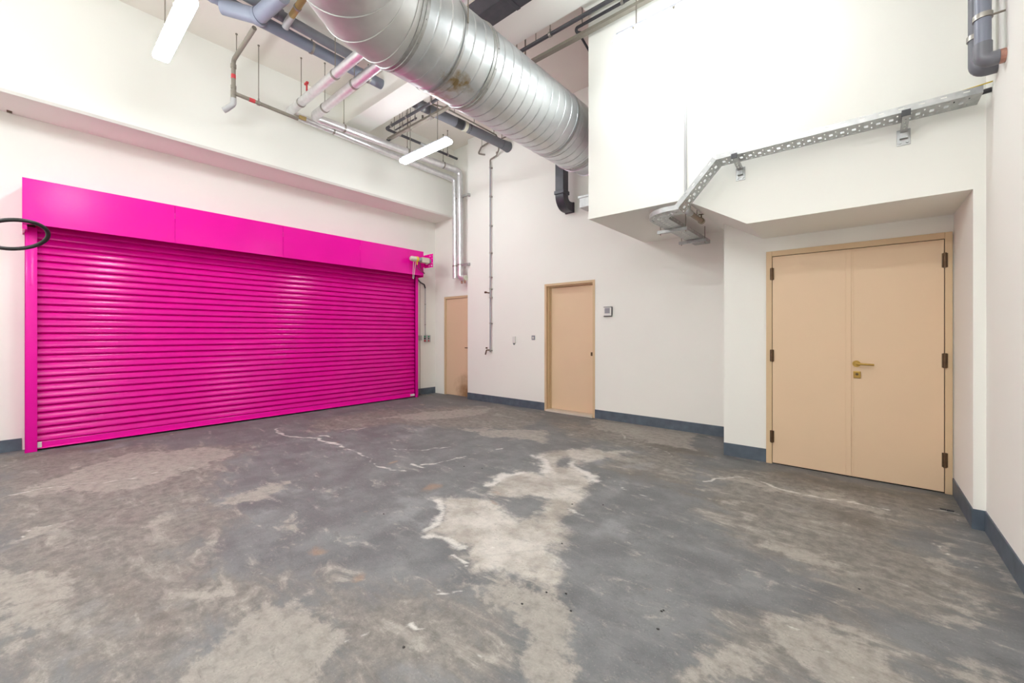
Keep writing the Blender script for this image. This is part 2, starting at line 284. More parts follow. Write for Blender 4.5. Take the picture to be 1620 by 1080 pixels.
def floor():
    x0, x1, y0, y1, st = -7.55, .8, -3.1, 6.15, .025
    nx, ny = int(round((x1 - x0) / st)) + 1, int(round((y1 - y0) / st)) + 1
    X, Y = np.meshgrid(np.linspace(x0, x1, nx), np.linspace(y0, y1, ny))
    rng = np.random.default_rng(5)
    def vnoise(X, Y, sc):
        g = rng.random((80, 80)); u = (X - x0) * sc % 79; v = (Y - y0) * sc % 79
        i = u.astype(int); j = v.astype(int); fu = u - i; fv = v - j
        fu = fu * fu * (3 - 2 * fu); fv = fv * fv * (3 - 2 * fv)
        i2 = (i + 1) % 80; j2 = (j + 1) % 80
        return (g[j, i] * (1 - fu) + g[j, i2] * fu) * (1 - fv) + (g[j2, i] * (1 - fu) + g[j2, i2] * fu) * fv
    def fbm(sc, o=3):
        return sum(vnoise(X, Y, sc * 2 ** k) / 2 ** k for k in range(o)) / sum(1 / 2 ** k for k in range(o))
    WX = X + (fbm(3) - .5) * .24 + (fbm(9, 2) - .5) * .09; WY = Y + (fbm(3) - .5) * .24 + (fbm(9, 2) - .5) * .09
    WX = WX.ravel(); WY = WY.ravel()
    def seg(px, py, a, b):
        ax, ay = a; bx, by = b; dx, dy = bx - ax, by - ay; l = dx * dx + dy * dy + 1e-9
        t = np.clip(((px - ax) * dx + (py - ay) * dy) / l, 0, 1)
        return np.hypot(px - ax - t * dx, py - ay - t * dy)
    def field(polys, wd):
        F = np.zeros(WX.shape)
        for P in polys:
            xs = [p[0] for p in P]; ys = [p[1] for p in P]
            k = (WX > min(xs) - wd) & (WX < max(xs) + wd) & (WY > min(ys) - wd) & (WY < max(ys) + wd)
            if not k.any(): continue
            px, py = WX[k], WY[k]; d = np.full(px.shape, 9.); ins = np.zeros(px.shape, bool)
            for i in range(len(P)):
                a, b = P[i], P[(i + 1) % len(P)]
                d = np.minimum(d, seg(px, py, a, b))
                if a[1] != b[1]:
                    c = ((a[1] > py) != (b[1] > py)) & (px < (b[0] - a[0]) * (py - a[1]) / (b[1] - a[1]) + a[0]); ins ^= c
            v = np.clip(.5 + np.where(ins, d, -d) / wd * .5, 0, 1)
            F[k] = np.maximum(F[k], v)
        return F
    def lines(ls):
        F = np.zeros(WX.shape)
        for q, (P, hw) in enumerate(ls):
            if q < 6: hw *= 2.0
            d = np.full(WX.shape, 9.)
            for a, b in zip(P[:-1], P[1:]): d = np.minimum(d, seg(WX, WY, a, b))
            F = np.maximum(F, np.clip(1 - d / (hw * 2.2), 0, 1))
        return F
    def dots(ds):
        F = np.zeros(WX.shape)
        for (a, b), r in ds: F = np.maximum(F, np.clip(1 - np.hypot(WX - a, WY - b) / (r * 1.8), 0, 1))
        return F
    at = {'pale': field(PALE, .16), 'white': field(WHITE, .16) * (1 - .75 * field(HOLE, .10)), 'worn': field(WORN, .45), 'brown': field(BROWN, .30),
          'rim': lines(RIM), 'rust': dots(RUST)}
    me = bpy.data.meshes.new('floor')
    co = np.zeros((nx * ny, 3)); co[:, 0] = X.ravel(); co[:, 1] = Y.ravel()
    idx = np.arange(nx * ny).reshape(ny, nx)
    q = np.stack([idx[:-1, :-1], idx[:-1, 1:], idx[1:, 1:], idx[1:, :-1]], -1).reshape(-1, 4)
    me.from_pydata(co.tolist(), [], q.tolist())
    for n, v in at.items():
        A = me.attributes.new(n, 'FLOAT', 'POINT'); A.data.foreach_set('value', v.astype(np.float32))
    o = bpy.data.objects.new('floor', me); COL.objects.link(o); o['kind'] = 'structure'; o['label'] = 'stained grey concrete floor with white mineral patches'; o['category'] = 'floor'
    m = bpy.data.materials.new('stained_concrete'); m.use_nodes = True; nt = m.node_tree; L = nt.links.new; b = nt.nodes['Principled BSDF']
    g = nt.nodes.new('ShaderNodeNewGeometry')
    mp = nt.nodes.new('ShaderNodeMapping'); L(g.outputs['Position'], mp.inputs[0])
    def noise(sc, det=8, ro=.6, vec=None, dist=0):
        n = nt.nodes.new('ShaderNodeTexNoise'); n.inputs['Scale'].default_value = sc; n.inputs['Detail'].default_value = det; n.inputs['Roughness'].default_value = ro; n.inputs['Distortion'].default_value = dist
        L((vec or mp).outputs[0], n.inputs['Vector']); return n.outputs['Fac']
    def rng_(s, a, c, lo=0., hi=1., sm=True):
        r = nt.nodes.new('ShaderNodeMapRange'); r.interpolation_type = 'SMOOTHSTEP' if sm else 'LINEAR'
        r.inputs[1].default_value = a; r.inputs[2].default_value = c; r.inputs[3].default_value = lo; r.inputs[4].default_value = hi; L(s, r.inputs[0]); return r.outputs[0]
    def op(o_, a, c):
        q = nt.nodes.new('ShaderNodeMath'); q.operation = o_
        for i, s in enumerate((a, c)):
            if isinstance(s, (int, float)): q.inputs[i].default_value = s
            else: L(s, q.inputs[i])
        return q.outputs[0]
    def mix(f, a, c):
        x = nt.nodes.new('ShaderNodeMix'); x.data_type = 'RGBA'
        if isinstance(f, (int, float)): x.inputs[0].default_value = f
        else: L(f, x.inputs[0])
        for i, s in ((6, a), (7, c)):
            if isinstance(s, tuple): x.inputs[i].default_value = (*s, 1)
            else: L(s, x.inputs[i])
        return x.outputs[2]
    def attr(n):
        x = nt.nodes.new('ShaderNodeAttribute'); x.attribute_name = n; return x.outputs['Fac']
    st1 = nt.nodes.new('ShaderNodeMapping'); st1.inputs['Rotation'].default_value = (0, 0, math.radians(35)); st1.inputs['Scale'].default_value = (1, 2.6, 1); L(g.outputs['Position'], st1.inputs[0])
    big, mid, fine, grit = noise(.9, 5), noise(3.2, 8, .65), noise(14, 10, .7), noise(90, 6, .7)
    streak = noise(3.0, 9, .7, st1, .6)
    def mask(att, k, a, c, nz): return rng_(op('ADD', attr(att), op('MULTIPLY', op('SUBTRACT', nz, .5), k)), a, c)
    paint = mix(rng_(mid, .35, .65), (.120, .121, .123), (.185, .186, .187))
    paint = mix(rng_(streak, .52, .72, 0, .55), paint, (.27, .262, .25))
    taupe = mix(rng_(fine, .35, .65), (.145, .131, .117), (.25, .228, .202))
    taupe = mix(rng_(streak, .50, .66, 0, .6), taupe, (.34, .312, .275))
    c = mix(op('MULTIPLY', mask('worn', 1.1, .35, .72, streak), .9), paint, taupe)
    c = mix(op('MULTIPLY', mask('brown', .9, .45, .95, streak), .72), c, (.115, .095, .075))
    c = mix(rng_(op('MULTIPLY', streak, fine), .30, .40, 0, .6), c, (.40, .37, .325))
    c = mix(rng_(op('MULTIPLY', mid, big), .30, .42, 0, .35), c, (.30, .30, .305))
    palec = mix(rng_(fine, .3, .7), (.26, .235, .207), (.37, .338, .30))
    c = mix(op('MULTIPLY', mask('pale', 1.7, .42, .66, op('ADD', op('MULTIPLY', fine, .4), op('MULTIPLY', streak, .6))), rng_(fine, .25, .55, .5, .88)), c, palec)
    whc = mix(rng_(mid, .35, .65), (.33, .295, .255), (.56, .52, .47))
    c = mix(op('MULTIPLY', mask('white', 1.6, .36, .80, op('ADD', op('MULTIPLY', fine, .5), op('MULTIPLY', streak, .5))), rng_(fine, .25, .6, .6, .95)), c, whc)
    c = mix(op('MULTIPLY', mask('rim', 2.0, .40, .95, op('ADD', op('MULTIPLY', fine, .6), op('MULTIPLY', mid, .4))), .8), c, (.64, .61, .57))
    c = mix(op('MULTIPLY', mask('rust', 1.0, .35, .9, fine), .38), c, (.40, .22, .11))
    c = mix(rng_(op('MULTIPLY', grit, fine), .27, .42, 0, .45), c, (.07, .066, .062))
    c = mix(rng_(noise(26, 8, .75, st1), .56, .72, 0, .35), c, (.42, .40, .37))
    c = mix(rng_(noise(7, 9, .72, st1, .8), .54, .70, 0, .35), c, (.085, .082, .08))
    c = mix(rng_(grit, .44, .30, 0, .22), c, (.55, .52, .48))
    # faint straight tool marks left across the slab
    wv = nt.nodes.new('ShaderNodeTexVoronoi'); wv.feature = 'DISTANCE_TO_EDGE'; wv.inputs['Scale'].default_value = .55; L(mp.outputs[0], wv.inputs['Vector'])
    c = mix(rng_(wv.outputs['Distance'],   .010, .0, 0, .12), c, (.10, .09, .085))
    L(c, b.inputs['Base Color'])
    L(rng_(mid, .3, .7, .50, .72, False), b.inputs['Roughness'])
    b.inputs['Specular IOR Level'].default_value = .35
    bp = nt.nodes.new('ShaderNodeBump'); bp.inputs['Strength'].default_value = .25; bp.inputs['Distance'].default_value = .01
    L(op('ADD', fine, op('MULTIPLY', grit, .3)), bp.inputs['Height']); L(bp.outputs[0], b.inputs['Normal'])
    me.materials.append(m)
floor()
random.seed(3)
for k, (gx, gy) in enumerate(GRIT):
    bm = T(); bmesh.ops.create_icosphere(bm, subdivisions=1, radius=.006)
    for v in bm.verts: v.co = Vector((v.co.x * random.uniform(.7, 1.6), v.co.y * random.uniform(.7, 1.3), v.co.z * .5)); 
    lo = min(v.co.z for v in bm.verts)
    for v in bm.verts: v.co += Vector((gx, gy, -lo))
    ob('grit_chip', bm, BLACK, None, 'tiny dark chip of grit lying on the concrete floor', 'debris', 'dark grit chips on the floor')
bm = T(); rbox(bm, .455, .50, 4.54, 4.565, 0, .008, .003); rbox(bm, .49, .53, 4.53, 4.545, 0, .012, .003)
ob('torn_scrap', bm, DARKPL, None, 'small dark scrap lying on the floor in front of the double doors', 'debris')
bm = T(); box(bm, -6.40, -6.28, 4.80, 4.86, 0, .006)
ob('wood_scrap', bm, CONDT, None, 'small flat brown scrap on the floor by the shutter foot', 'debris')

# ------------------------------------------------------------------ roller shutter
sh = thing('roller_shutter', 'wide bright magenta roller shutter closed down to the floor', 'shutter', (-7.25, 2.68, 0))
bm = T()
pitch = .0835; z = .10; pr = []
while z < 2.62:
    for dx, dz in ((-.016, 0), (-.004, .002), (.007, .006), (.0125, .012), (.014, .017), (.0105, .030), (.006, .045), (.001, .059), (-.004, .070), (-.010, .077), (-.017, .0815)):
        pr.append((-7.25 + dx, z + dz))
    z += pitch
rows = [[bm.verts.new((x, y, zz)) for x, zz in pr] for y in (.055, 5.315)]
for i in range(len(pr) - 1): bm.faces.new((rows[0][i], rows[1][i], rows[1][i + 1], rows[0][i + 1]))
cur = ob('curtain', bm, PINKD, sh, smooth=50)
bm = T(); rbox(bm, -7.262, -7.238, .062, 5.308, .022, .10, .004); rbox(bm, -7.262, -7.222, .062, 5.308, .022, .034, .003)
ob('bottom_bar', bm, PINK, sh)
bm = T(); rbox(bm, -7.236, -7.218, .066, .10, .036, .10, .003); ob('end_clip', bm, WHITEP, sh, label='small white end clip on the bottom bar')
bm = T(); rbox(bm, -7.236, -7.214, 5.20, 5.30, .036, .075, .003); ob('end_clip', bm, WHITEP, sh, label='small white end clip on the bottom bar')
for y0, y1, yi in ((-.028, .066, 1), (5.304, 5.372, -1)):
    bm = T(); rbox(bm, -7.20, -7.19, y0, y1, 0, 2.56, .003)                      # channel guide: face plate, outer web, wall flange
    box(bm, -7.43, -7.19, *((y0, y0 + .006) if yi > 0 else (y1 - .006, y1)), 0, 2.56)
    for zz in (.12, 1.0, 1.9): collar(bm, (-7.188, (y0 + y1) / 2, zz), (1, 0, 0), .008, .006, 10)
    ob('guide_rail', bm, PINK, sh, smooth=40)
HY = [-.045, 1.271, 2.621, 3.939, 5.001, 5.365]
for i in range(5):
    a, c = HY[i] + (.0015 if i else 0), HY[i + 1] - (.0015 if i < 4 else 0)
    bm = T(); box(bm, -7.004, -7.0, a, c, 2.562, 3.063); box(bm, -7.035, -7.004, a, c, 2.562, 2.566); box(bm, -7.43, -7.004, a, c, 3.058, 3.063)
    for yy in (a + .02, c - .02): collar(bm, (-7.0, yy, 2.585), (1, 0, 0), .005, .006, 8)
    ob('hood_panel', bm, PINK, sh)
bm = T(); box(bm, -7.43, -7.004, -.045, -.040, 2.50, 3.058); box(bm, -7.30, -7.02, -.040, -.01, 2.50, 2.56); ob('hood_end', bm, PINK, sh)
bm = T(); box(bm, -7.43, -7.004, 5.360, 5.365, 2.53, 3.058); ob('hood_end', bm, PINK, sh)
bm = T(); sweep(bm, [(-7.22, -.03, 2.80), (-7.22, 5.35, 2.80)], .13, 24); ob('roller_barrel', bm, PINKD, sh, smooth=40)
# bracket plate with holes
bm = T(); y = 5.42
xs = [-7.04, -6.93, -6.90, -6.87, -6.83, -6.795, -6.775, -6.755]; zs = [2.725, 2.75, 2.775, 2.80, 2.825, 2.85, 2.90, 2.92, 2.95, 2.97, 3.0]
hol = {(2, 1), (4, 1), (1, 3), (5, 1), (5, 3), (5, 6), (5, 8), (3, 8), (0, 3)}
vg = {(i, j): bm.verts.new((xx, y, zz)) for i, xx in enumerate(xs) for j, zz in enumerate(zs)}
for i in range(len(xs) - 1):
    for j in range(len(zs) - 1):
        if (i, j) not in hol: bm.faces.new((vg[i, j], vg[i + 1, j], vg[i + 1, j + 1], vg[i, j + 1]))
ob('motor_bracket', bm, PINK, sh, solid=.005)
bm = T(); box(bm, -7.04, -6.99, 5.365, 5.42, 2.74, 2.98); ob('bracket_stand_off', bm, PINK, sh)
bm = T(); sweep(bm, [(-6.86, 4.93, 2.852), (-6.86, 4.935, 2.852), (-6.86, 4.96, 2.852), (-6.86, 5.06, 2.852)], [.012, .035, .05, .052], 20)
mot = ob('motor', bm, CREAM, sh, smooth=40, label='cream tubular drive motor at the right end of the hood')
bm = T(); collar(bm, (-6.86, 5.085, 2.852), (0, 1, 0), .056, .045, 20); box(bm, -6.855, -6.84, 5.08, 5.10, 2.74, 2.80); ob('brake_ring', bm, YELLOW, mot, smooth=40)
bm = T(); collar(bm, (-6.86, 5.15, 2.852), (0, 1, 0), .046, .09, 20); ob('gear_neck', bm, GREYPL, mot, smooth=40)
bm = T(); rbox(bm, -6.91, -6.80, 5.19, 5.37, 2.80, 2.905, .008); ob('limit_box', bm, CREAM, mot)
bm = T(); collar(bm, (-6.86, 5.393, 2.852), (0, 1, 0), .05, .05, 20); ob('gearbox', bm, GREYPL, mot, smooth=40)
bm = T(); pipe(bm, [(-6.86, 5.16, 2.80), (-6.88, 5.20, 2.70), (-6.95, 5.32, 2.63), (-6.97, 5.375, 2.60), (-7.10, 5.40, 2.64)], .007, .05, 8)
pipe(bm, [(-6.87, 5.10, 2.81), (-6.93, 5.14, 2.70), (-6.985, 5.33, 2.63), (-6.985, 5.38, 2.62)], .005, .05, 8); ob('motor_cable', bm, DARKPL, mot, smooth=60)
bm = T(); pipe(bm, [(-6.87, 5.02, 2.81), (-6.90, 5.02, 2.46)], .004, .02, 6); pipe(bm, [(-6.87, 5.07, 2.81), (-6.90, 5.045, 2.46)], .004, .02, 6); pipe(bm, [(-6.90, 5.02, 2.46), (-6.90, 5.045, 2.46)], .004, .01, 6)
ob('hand_chain', bm, WHITEP, mot, label='thin pale loop of hand chain')

# conduit, push-button box and hanging chain beside the shutter
cd = thing('shutter_control', 'grey and green push-button box with conduit on wall beside the shutter', 'control box', (-7.41, 5.72, 1.2))
bm = T(); pipe(bm, [(-7.40, 5.50, 2.60), (-7.40, 5.53, 2.52), (-7.405, 5.60, 2.47), (-7.41, 5.70, 2.44), (-7.41, 5.729, 2.36)], .014, .04, 10); ob('flexible_conduit', bm, DARKP, cd, smooth=60)
bm = T(); pipe(bm, [(-7.412, 5.729, 2.38), (-7.412, 5.729, 1.25)], .011, n=10); ob('conduit', bm, LIGHTP, cd, smooth=60)
for zz in (2.0, 1.55):
    bm = T(); collar(bm, (-7.412, 5.729, zz), (0, 0, 1), .016, .02, 10); ob('saddle', bm, CLAMP, cd)
bm = T(); rbox(bm, -7.43, -7.35, 5.705, 5.83, 1.16, 1.315, .006); rb = ob('button_box', bm, LIGHTP, cd)
for zz, mt in ((1.285, GREENP), (1.24, DARKPL), (1.19, REDP)):
    bm = T(); collar(bm, (-7.345, 5.77, zz), (1, 0, 0), .016, .014, 12); ob('button', bm, mt, rb)
    bm = T(); box(bm, -7.42, -7.36, 5.698, 5.705, zz - .016, zz + .016); ob('side_plate', bm, mt, rb)
bm = T(); rbox(bm, -7.43, -7.405, 5.55, 5.64, 1.20, 1.31, .006); rbox(bm, -7.405, -7.395, 5.57, 5.62, 1.225, 1.285, .004)
ob('junction_plate', bm, LIGHTP, None, 'small square grey switch plate on the wall behind the hanging chain', 'switch plate')
bm = T()
for k in range(118):
    zz = 2.44 - k * .0202
    t = T(); bmesh.ops.create_cube(t, size=1)
    bmesh.ops.scale(t, vec=(.004 if k % 2 else .012, .012 if k % 2 else .004, .024), verts=t.verts)
    bmesh.ops.translate(t, vec=(-7.375, 5.555, zz), verts=t.verts)
    me = bpy.data.meshes.new('t'); t.to_mesh(me); t.free(); bm.from_mesh(me); bpy.data.meshes.remove(me)
pipe(bm, [(-7.375, 5.555, .06), (-7.36, 5.60, .008), (-7.28, 5.66, .006), (-7.18, 5.60, .006), (-7.10, 5.72, .006)], .005, .02, 6)
ob('pull_chain', bm, CONDT, None, 'long thin metal chain hanging down the wall right of the shutter', 'chain')

# ------------------------------------------------------------------ doors
def stain_mat():
    m = new_mat('beige_door_paint_scuffed', (.73, .54, .36), .45, spec=.35); nt = m.node_tree; L = nt.links.new; b = nt.nodes['Principled BSDF']
    tc = nt.nodes.new('ShaderNodeTexCoord'); n = nt.nodes.new('ShaderNodeTexNoise'); n.inputs['Scale'].default_value = 6; n.inputs['Detail'].default_value = 6
    L(tc.outputs['Object'], n.inputs['Vector'])
    vm = nt.nodes.new('ShaderNodeVectorMath'); vm.operation = 'DISTANCE'; L(tc.outputs['Object'], vm.inputs[0]); vm.inputs[1].default_value = (.28, 0, .10)
    s = nt.nodes.new('ShaderNodeMath'); s.operation = 'MULTIPLY_ADD'; L(n.outputs['Fac'], s.inputs[0]); s.inputs[1].default_value = -.5; L(vm.outputs['Value'], s.inputs[2])
    r = nt.nodes.new('ShaderNodeMapRange'); r.interpolation_type = 'SMOOTHSTEP'; r.inputs[1].default_value = .22; r.inputs[2].default_value = -.25; L(s.outputs[0], r.inputs[0])
    mx = nt.nodes.new('ShaderNodeMix'); mx.data_type = 'RGBA'; L(r.outputs[0], mx.inputs[0]); mx.inputs[6].default_value = (.73, .54, .36, 1); mx.inputs[7].default_value = (.30, .17, .08, 1)
    L(mx.outputs[2], b.inputs['Base Color']); return m
STAIN = stain_mat()

d = thing('door_1', 'far single beige door beside the shutter, brown scuff at its foot', 'door', (-6.65, YR, 0), kind='structure')
bm = T(); box(bm, -7.098, -7.05, YR - .012, 6.19, 0, 2.16); box(bm, -7.05, -7.03, YR + .05, 6.19, 0, 2.12)
box(bm, -6.25, -6.202, YR - .012, 6.19, 0, 2.16); box(bm, -7.05, -6.25, YR - .012, 6.19, 2.115, 2.16); box(bm, -7.05, -6.25, YR + .05, 6.19, 2.09, 2.115)
ob('frame', bm, FRAMEM, d)
bm = T(); box(bm, -7.045, -6.255, YR + .01, YR + .045, .01, 2.11)
lf = ob('leaf', bm, STAIN, d)
bm = T(); rbox(bm, -6.40, -6.29, YR - .045, YR - .03, 1.04, 1.06, .004); collar(bm, (-6.30, YR - .01, 1.05), (0, 1, 0), .012, .05, 10); collar(bm, (-6.30, YR + .007, 1.05), (0, 1, 0), .024, .008, 14)
ob('handle', bm, BRONZE, lf); bm = T(); rbox(bm, -6.32, -6.285, YR + .002, YR + .01, .93, .99, .003); ob('keyhole_plate', bm, BRONZE, lf)

d = thing('door_2', 'middle single beige door set in a tan frame in the back wall', 'door', (-3.75, YB, 0), kind='structure')
bm = T()
for s, e, st in ((-4.245, -4.205, 1), (-3.295, -3.255, -1)):
    box(bm, s, e, YB - .008, 6.19, 0, 2.213)
    if st > 0: box(bm, e, e + .018, YB + .05, 6.19, 0, 2.17); box(bm, e + .018, e + .03, YB + .10, 6.19, 0, 2.17)
    else: box(bm, s - .018, s, YB + .05, 6.19, 0, 2.17)
box(bm, -4.205, -3.295, YB - .008, 6.19, 2.175, 2.213); box(bm, -4.187, -3.313, YB + .05, 6.19, 2.155, 2.175)
ob('frame', bm, FRAMEM, d)
bm = T(); box(bm, -4.175, -3.313, YB + .11, YB + .15, .035, 2.152)
lf = ob('leaf', bm, DOORM, d)
bm = T(); rbox(bm, -3.39, -3.335, YB + .095, YB + .11, .985, 1.045, .004); ob('lock_plate', bm, BRONZE, lf)
bm = T(); box(bm, -4.205, -3.295, YB - .03, YB + .16, 0, .03); ob('sill', bm, SILL, d, label='pale raised sill')

d = thing('door_3', 'wide beige double doors with bronze hinges and a brass lever', 'double door', (-.1, YD, 0), kind='structure')
bm = T(); y0 = YD - .025
rbox(bm, -.766, -.714, y0, YD, 0, 2.204, .003); rbox(bm, .532, .576, y0, YD, 0, 2.204, .003); rbox(bm, -.714, .532, y0, YD, 2.150, 2.204, .003)
ob('frame', bm, FRAMEM, d)
bm = T(); box(bm, -.714, .532, YD - .006, YD, 0, 2.15); ob('rebate', bm, GAP, d)
bm = T(); rbox(bm, -.710, -.116, YD - .020, YD - .006, .012, 2.145, .002); l1 = ob('leaf', bm, DOORM, d, label='plain left leaf')
bm = T(); rbox(bm, -.112, .527, YD - .020, YD - .006, .012, 2.145, .002); l2 = ob('leaf', bm, DOORM, d, label='right leaf with brass lever')
bm = T(); rbox(bm, -.118, -.078, YD - .027, YD - .020, .014, 2.143, .002); ob('astragal', bm, DOORM, l2)
bm = T(); rbox(bm, -.064, -.060, YD - .022, YD - .020, .014, 2.143, .001); ob('edge_bead', bm, DOORM, l2)
for xx, lf in ((-.7135, l1), (.531, l2)):
    for zz in (1.968, 1.122, .284):
        bm = T(); collar(bm, (xx, y0 - .009, zz), (0, 0, 1), .011, .125, 12); box(bm, xx - .018, xx + .018, y0 - .003, y0 + .006, zz - .06, zz + .06)
        for q in (-.03, 0, .03): collar(bm, (xx, y0 - .009, zz + q), (0, 0, 1), .0118, .002, 12)
        ob('hinge', bm, BRONZE, lf, smooth=40)
bm = T(); collar(bm, (-.040, YD - .026, 1.069), (0, 1, 0), .030, .012, 24); collar(bm, (-.040, YD - .050, 1.069), (0, 1, 0), .011, .045, 14)
pipe(bm, [(-.040, YD - .072, 1.069), (.0, YD - .074, 1.069), (.045, YD - .074, 1.067), (.082, YD - .070, 1.066)], .0095, .02, 12); ob('lever_handle', bm, BRASS, l2, smooth=45)
bm = T(); rbox(bm, -.064, -.010, YD - .032, YD - .020, .935, 1.0, .005); lk = ob('lock_plate', bm, BRASS, l2)
bm = T(); collar(bm, (-.037, YD - .034, .972), (0, 1, 0), .011, .006, 14); ob('keyhole', bm, BRONZE, lk)

# ------------------------------------------------------------------ small wall devices
bm = T(); rbox(bm, -4.975, -4.905, YB - .028, YB, 1.17, 1.30, .008); t = thing('wall_switch', 'small upright white push switch on the back wall, further from the middle door', 'switch', (-4.94, YB, 1.13))
ob('body', bm, WHITEP, t); bm = T(); sweep(bm, [(-4.94, YB - .014, 1.175), (-4.94, YB - .014, 1.14)], [.024, .008], 10); ob('cable_gland', bm, GREYPL, t)
t = thing('socket_plate', 'small square grey plate on the back wall just left of the middle door', 'wall plate', (-4.49, YB, 1.22))
bm = T(); rbox(bm, -4.53, -4.455, YB - .010, YB, 1.236, 1.316, .004); ob('plate', bm, GREYPL, t)
bm = T(); rbox(bm, -4.508, -4.478, YB - .016, YB - .010, 1.258, 1.294, .003); ob('rocker', bm, WHITEP, t)
t = thing('thermostat', 'square white control panel with grey screen right of the middle door', 'control panel', (-3.02, YB, 1.62))
bm = T(); rbox(bm, -3.09, -2.955, YB - .026, YB, 1.625, 1.765, .006); ob('housing', bm, WHITEP, t)
bm = T(); rbox(bm, -3.07, -2.985, YB - .030, YB - .026, 1.665, 1.748, .002); ob('screen', bm, GREYPL, t)
bm = T(); box(bm, -3.09, -2.952, YB - .029, YB, 1.616, 1.628); box(bm, -3.09, -2.952, YB - .029, YB, 1.760, 1.768); box(bm, -2.957, -2.952, YB - .029, YB, 1.628, 1.760); ob('dark_edge', bm, DARKPL, t)
# ------------------------------------------------------------------ lamps (last three are unseen fill lights, added to brighten the room)
LL = ['glowing tube light fitting nearest the left, above the left part of the shutter', 'glowing tube light fitting hanging below the far silver pipes',
      'glowing tube light fitting hanging in front of the overhanging white wall', 'added unseen fill light above the viewpoint, built as a tube fitting', 'added unseen fill light behind the viewpoint on the shutter side, built as a tube fitting', 'added unseen fill light behind the viewpoint on the right, built as a tube fitting']
for DIFF, (cx, cy, cz), lab in zip(DIFFS, [(-5.02, .90, 4.21), (-5.31, 4.09, 4.21), (-1.28, 3.80, 4.21), (-1.1, .55, 4.21), (-5.02, -1.9, 4.21), (-1.1, -1.9, 4.21)], LL):
    t = thing('batten_light', lab, 'light', (cx, cy, cz), 'suspended tube lights')
    hl = .60
    bm = T(); rbox(bm, cx - hl + .03, cx + hl - .03, cy - .048, cy + .048, cz + .060, cz + .100, .008); ob('housing', bm, GREYPL, t)
    bm = T(); q = T(); box(q, cx - hl, cx + hl, cy - .07, cy + .07, cz, cz + .068)
    ed = [e for e in q.edges if abs(e.verts[0].co.x - e.verts[1].co.x) < .01]
    bmesh.ops.bevel(q, geom=list(q.edges), offset=.028, segments=4, affect='EDGES', profile=.5)
    me = bpy.data.meshes.new('t'); q.to_mesh(me); q.free(); bm.from_mesh(me); bpy.data.meshes.remove(me)
    ob('diffuser', bm, DIFF, t, smooth=40)
    for sx in (-.38, 0, .38):
        for sy in (-1, 1):
            bm = T(); box(bm, cx + sx - .012, cx + sx + .012, cy + sy * .070 - .003, cy + sy * .070 + .003, cz + .03, cz + .06); ob('clip', bm, CLAMP, t)
    for sx in (-.38, .32):
        bm = T(); pipe(bm, [(cx + sx, cy, cz + .09), (cx + sx, cy, 5.35)], .006, n=8); ob('hanger_rod', bm, ROD, t)

def rod(parent, x, y, z0, z1=5.35, r=.0055):
    bm = T(); pipe(bm, [(x, y, z0), (x, y, z1)], r, n=8); collar(bm, (x, y, z1 - .006), (0, 0, 1), .014, .012, 8)
    ob('hanger_rod', bm, ROD, parent)
def ringclamp(parent, p, d, r, mat=CLAMP, L=.03):
    bm = T(); collar(bm, p, d, r + .006, L, 20)
    x, y, z = p; box(bm, x - .008, x + .008, y - .008, y + .008, z + r, z + r + .04)
    ob('pipe_clamp', bm, mat, parent, smooth=45)
def hanger(parent, p, d, r, z1=5.35):
    ringclamp(parent, p, d, r); rod(parent, p[0], p[1], p[2] + r + .03, z1)
def band(parent, p, d, r, mat, L=.03, name='pipe_band'):
    bm = T(); collar(bm, p, d, r + .0015, L, 16); ob(name, bm, mat, parent, smooth=45)

# ------------------------------------------------------------------ round spiral duct
dt = thing('spiral_duct', 'large round galvanised spiral duct crossing the ceiling', 'duct', (-3.0, 3.0, 3.62))
DX, DZ, DR = -3.0, 4.02, .40
def spiral(s, a):
    q = (s / .132 + a / (2 * math.pi)) % 1.0
    e = min(q, 1 - q) * .132
    return DR + (-.009 * (1 - e / .0065) if e < .0065 else 0)
n = int((4.88 - 2.03) / .0045)
bm = T(); sweep(bm, [(DX, 2.03 + (4.88 - 2.03) * i / n, DZ) for i in range(n + 1)], DR, 72, cap=False, rad=spiral)
ob('straight_run', bm, DUCT, dt, smooth=70)
def arc(cx, cy, R, a0, a1, n): return [(cx + R * math.cos(a0 + (a1 - a0) * i / n), cy + R * math.sin(a0 + (a1 - a0) * i / n), DZ) for i in range(n + 1)]
# near elbow swings towards the right wall in mitred gores
bm = T(); near = [(DX, 2.03, DZ)] + arc(DX + .62, 1.92, .62, math.pi, math.pi * 1.5, 4) + [(-1.2, 1.30, DZ)]
P = [Vector(p) for p in near]
def gored(bm, P, r):
    fine = []; rr = []
    for i in range(len(P) - 1):
        for k in range(4): fine.append(P[i].lerp(P[i + 1], k / 4)); rr.append(r)
    fine.append(P[-1]); rr.append(r)
    return sweep(bm, fine, rr, 64, cap=False)
gored(bm, P, DR); ob('near_elbow', bm, FLEX, dt, smooth=30)
bm = T()
for i in (1, 2, 3, 4):
    tdir = ((P[i] - P[i - 1]).normalized() + (P[i + 1] - P[i]).normalized()).normalized()
    sweep(bm, [P[i] - tdir * .006, P[i] - tdir * .003, P[i] + tdir * .003, P[i] + tdir * .006], [DR, DR + .007, DR + .007, DR], 64, cap=False)
ob('elbow_seam', bm, FLEX, dt, smooth=50)
bm = T(); far = [(DX, 4.88, DZ)] + arc(DX + .56, 4.95, .56, math.pi, math.pi / 2 + .35, 3)
P = [Vector(p) for p in far]; gored(bm, P, DR - .003)
ob('far_elbow', bm, DUCT, dt, smooth=30)
bm = T()
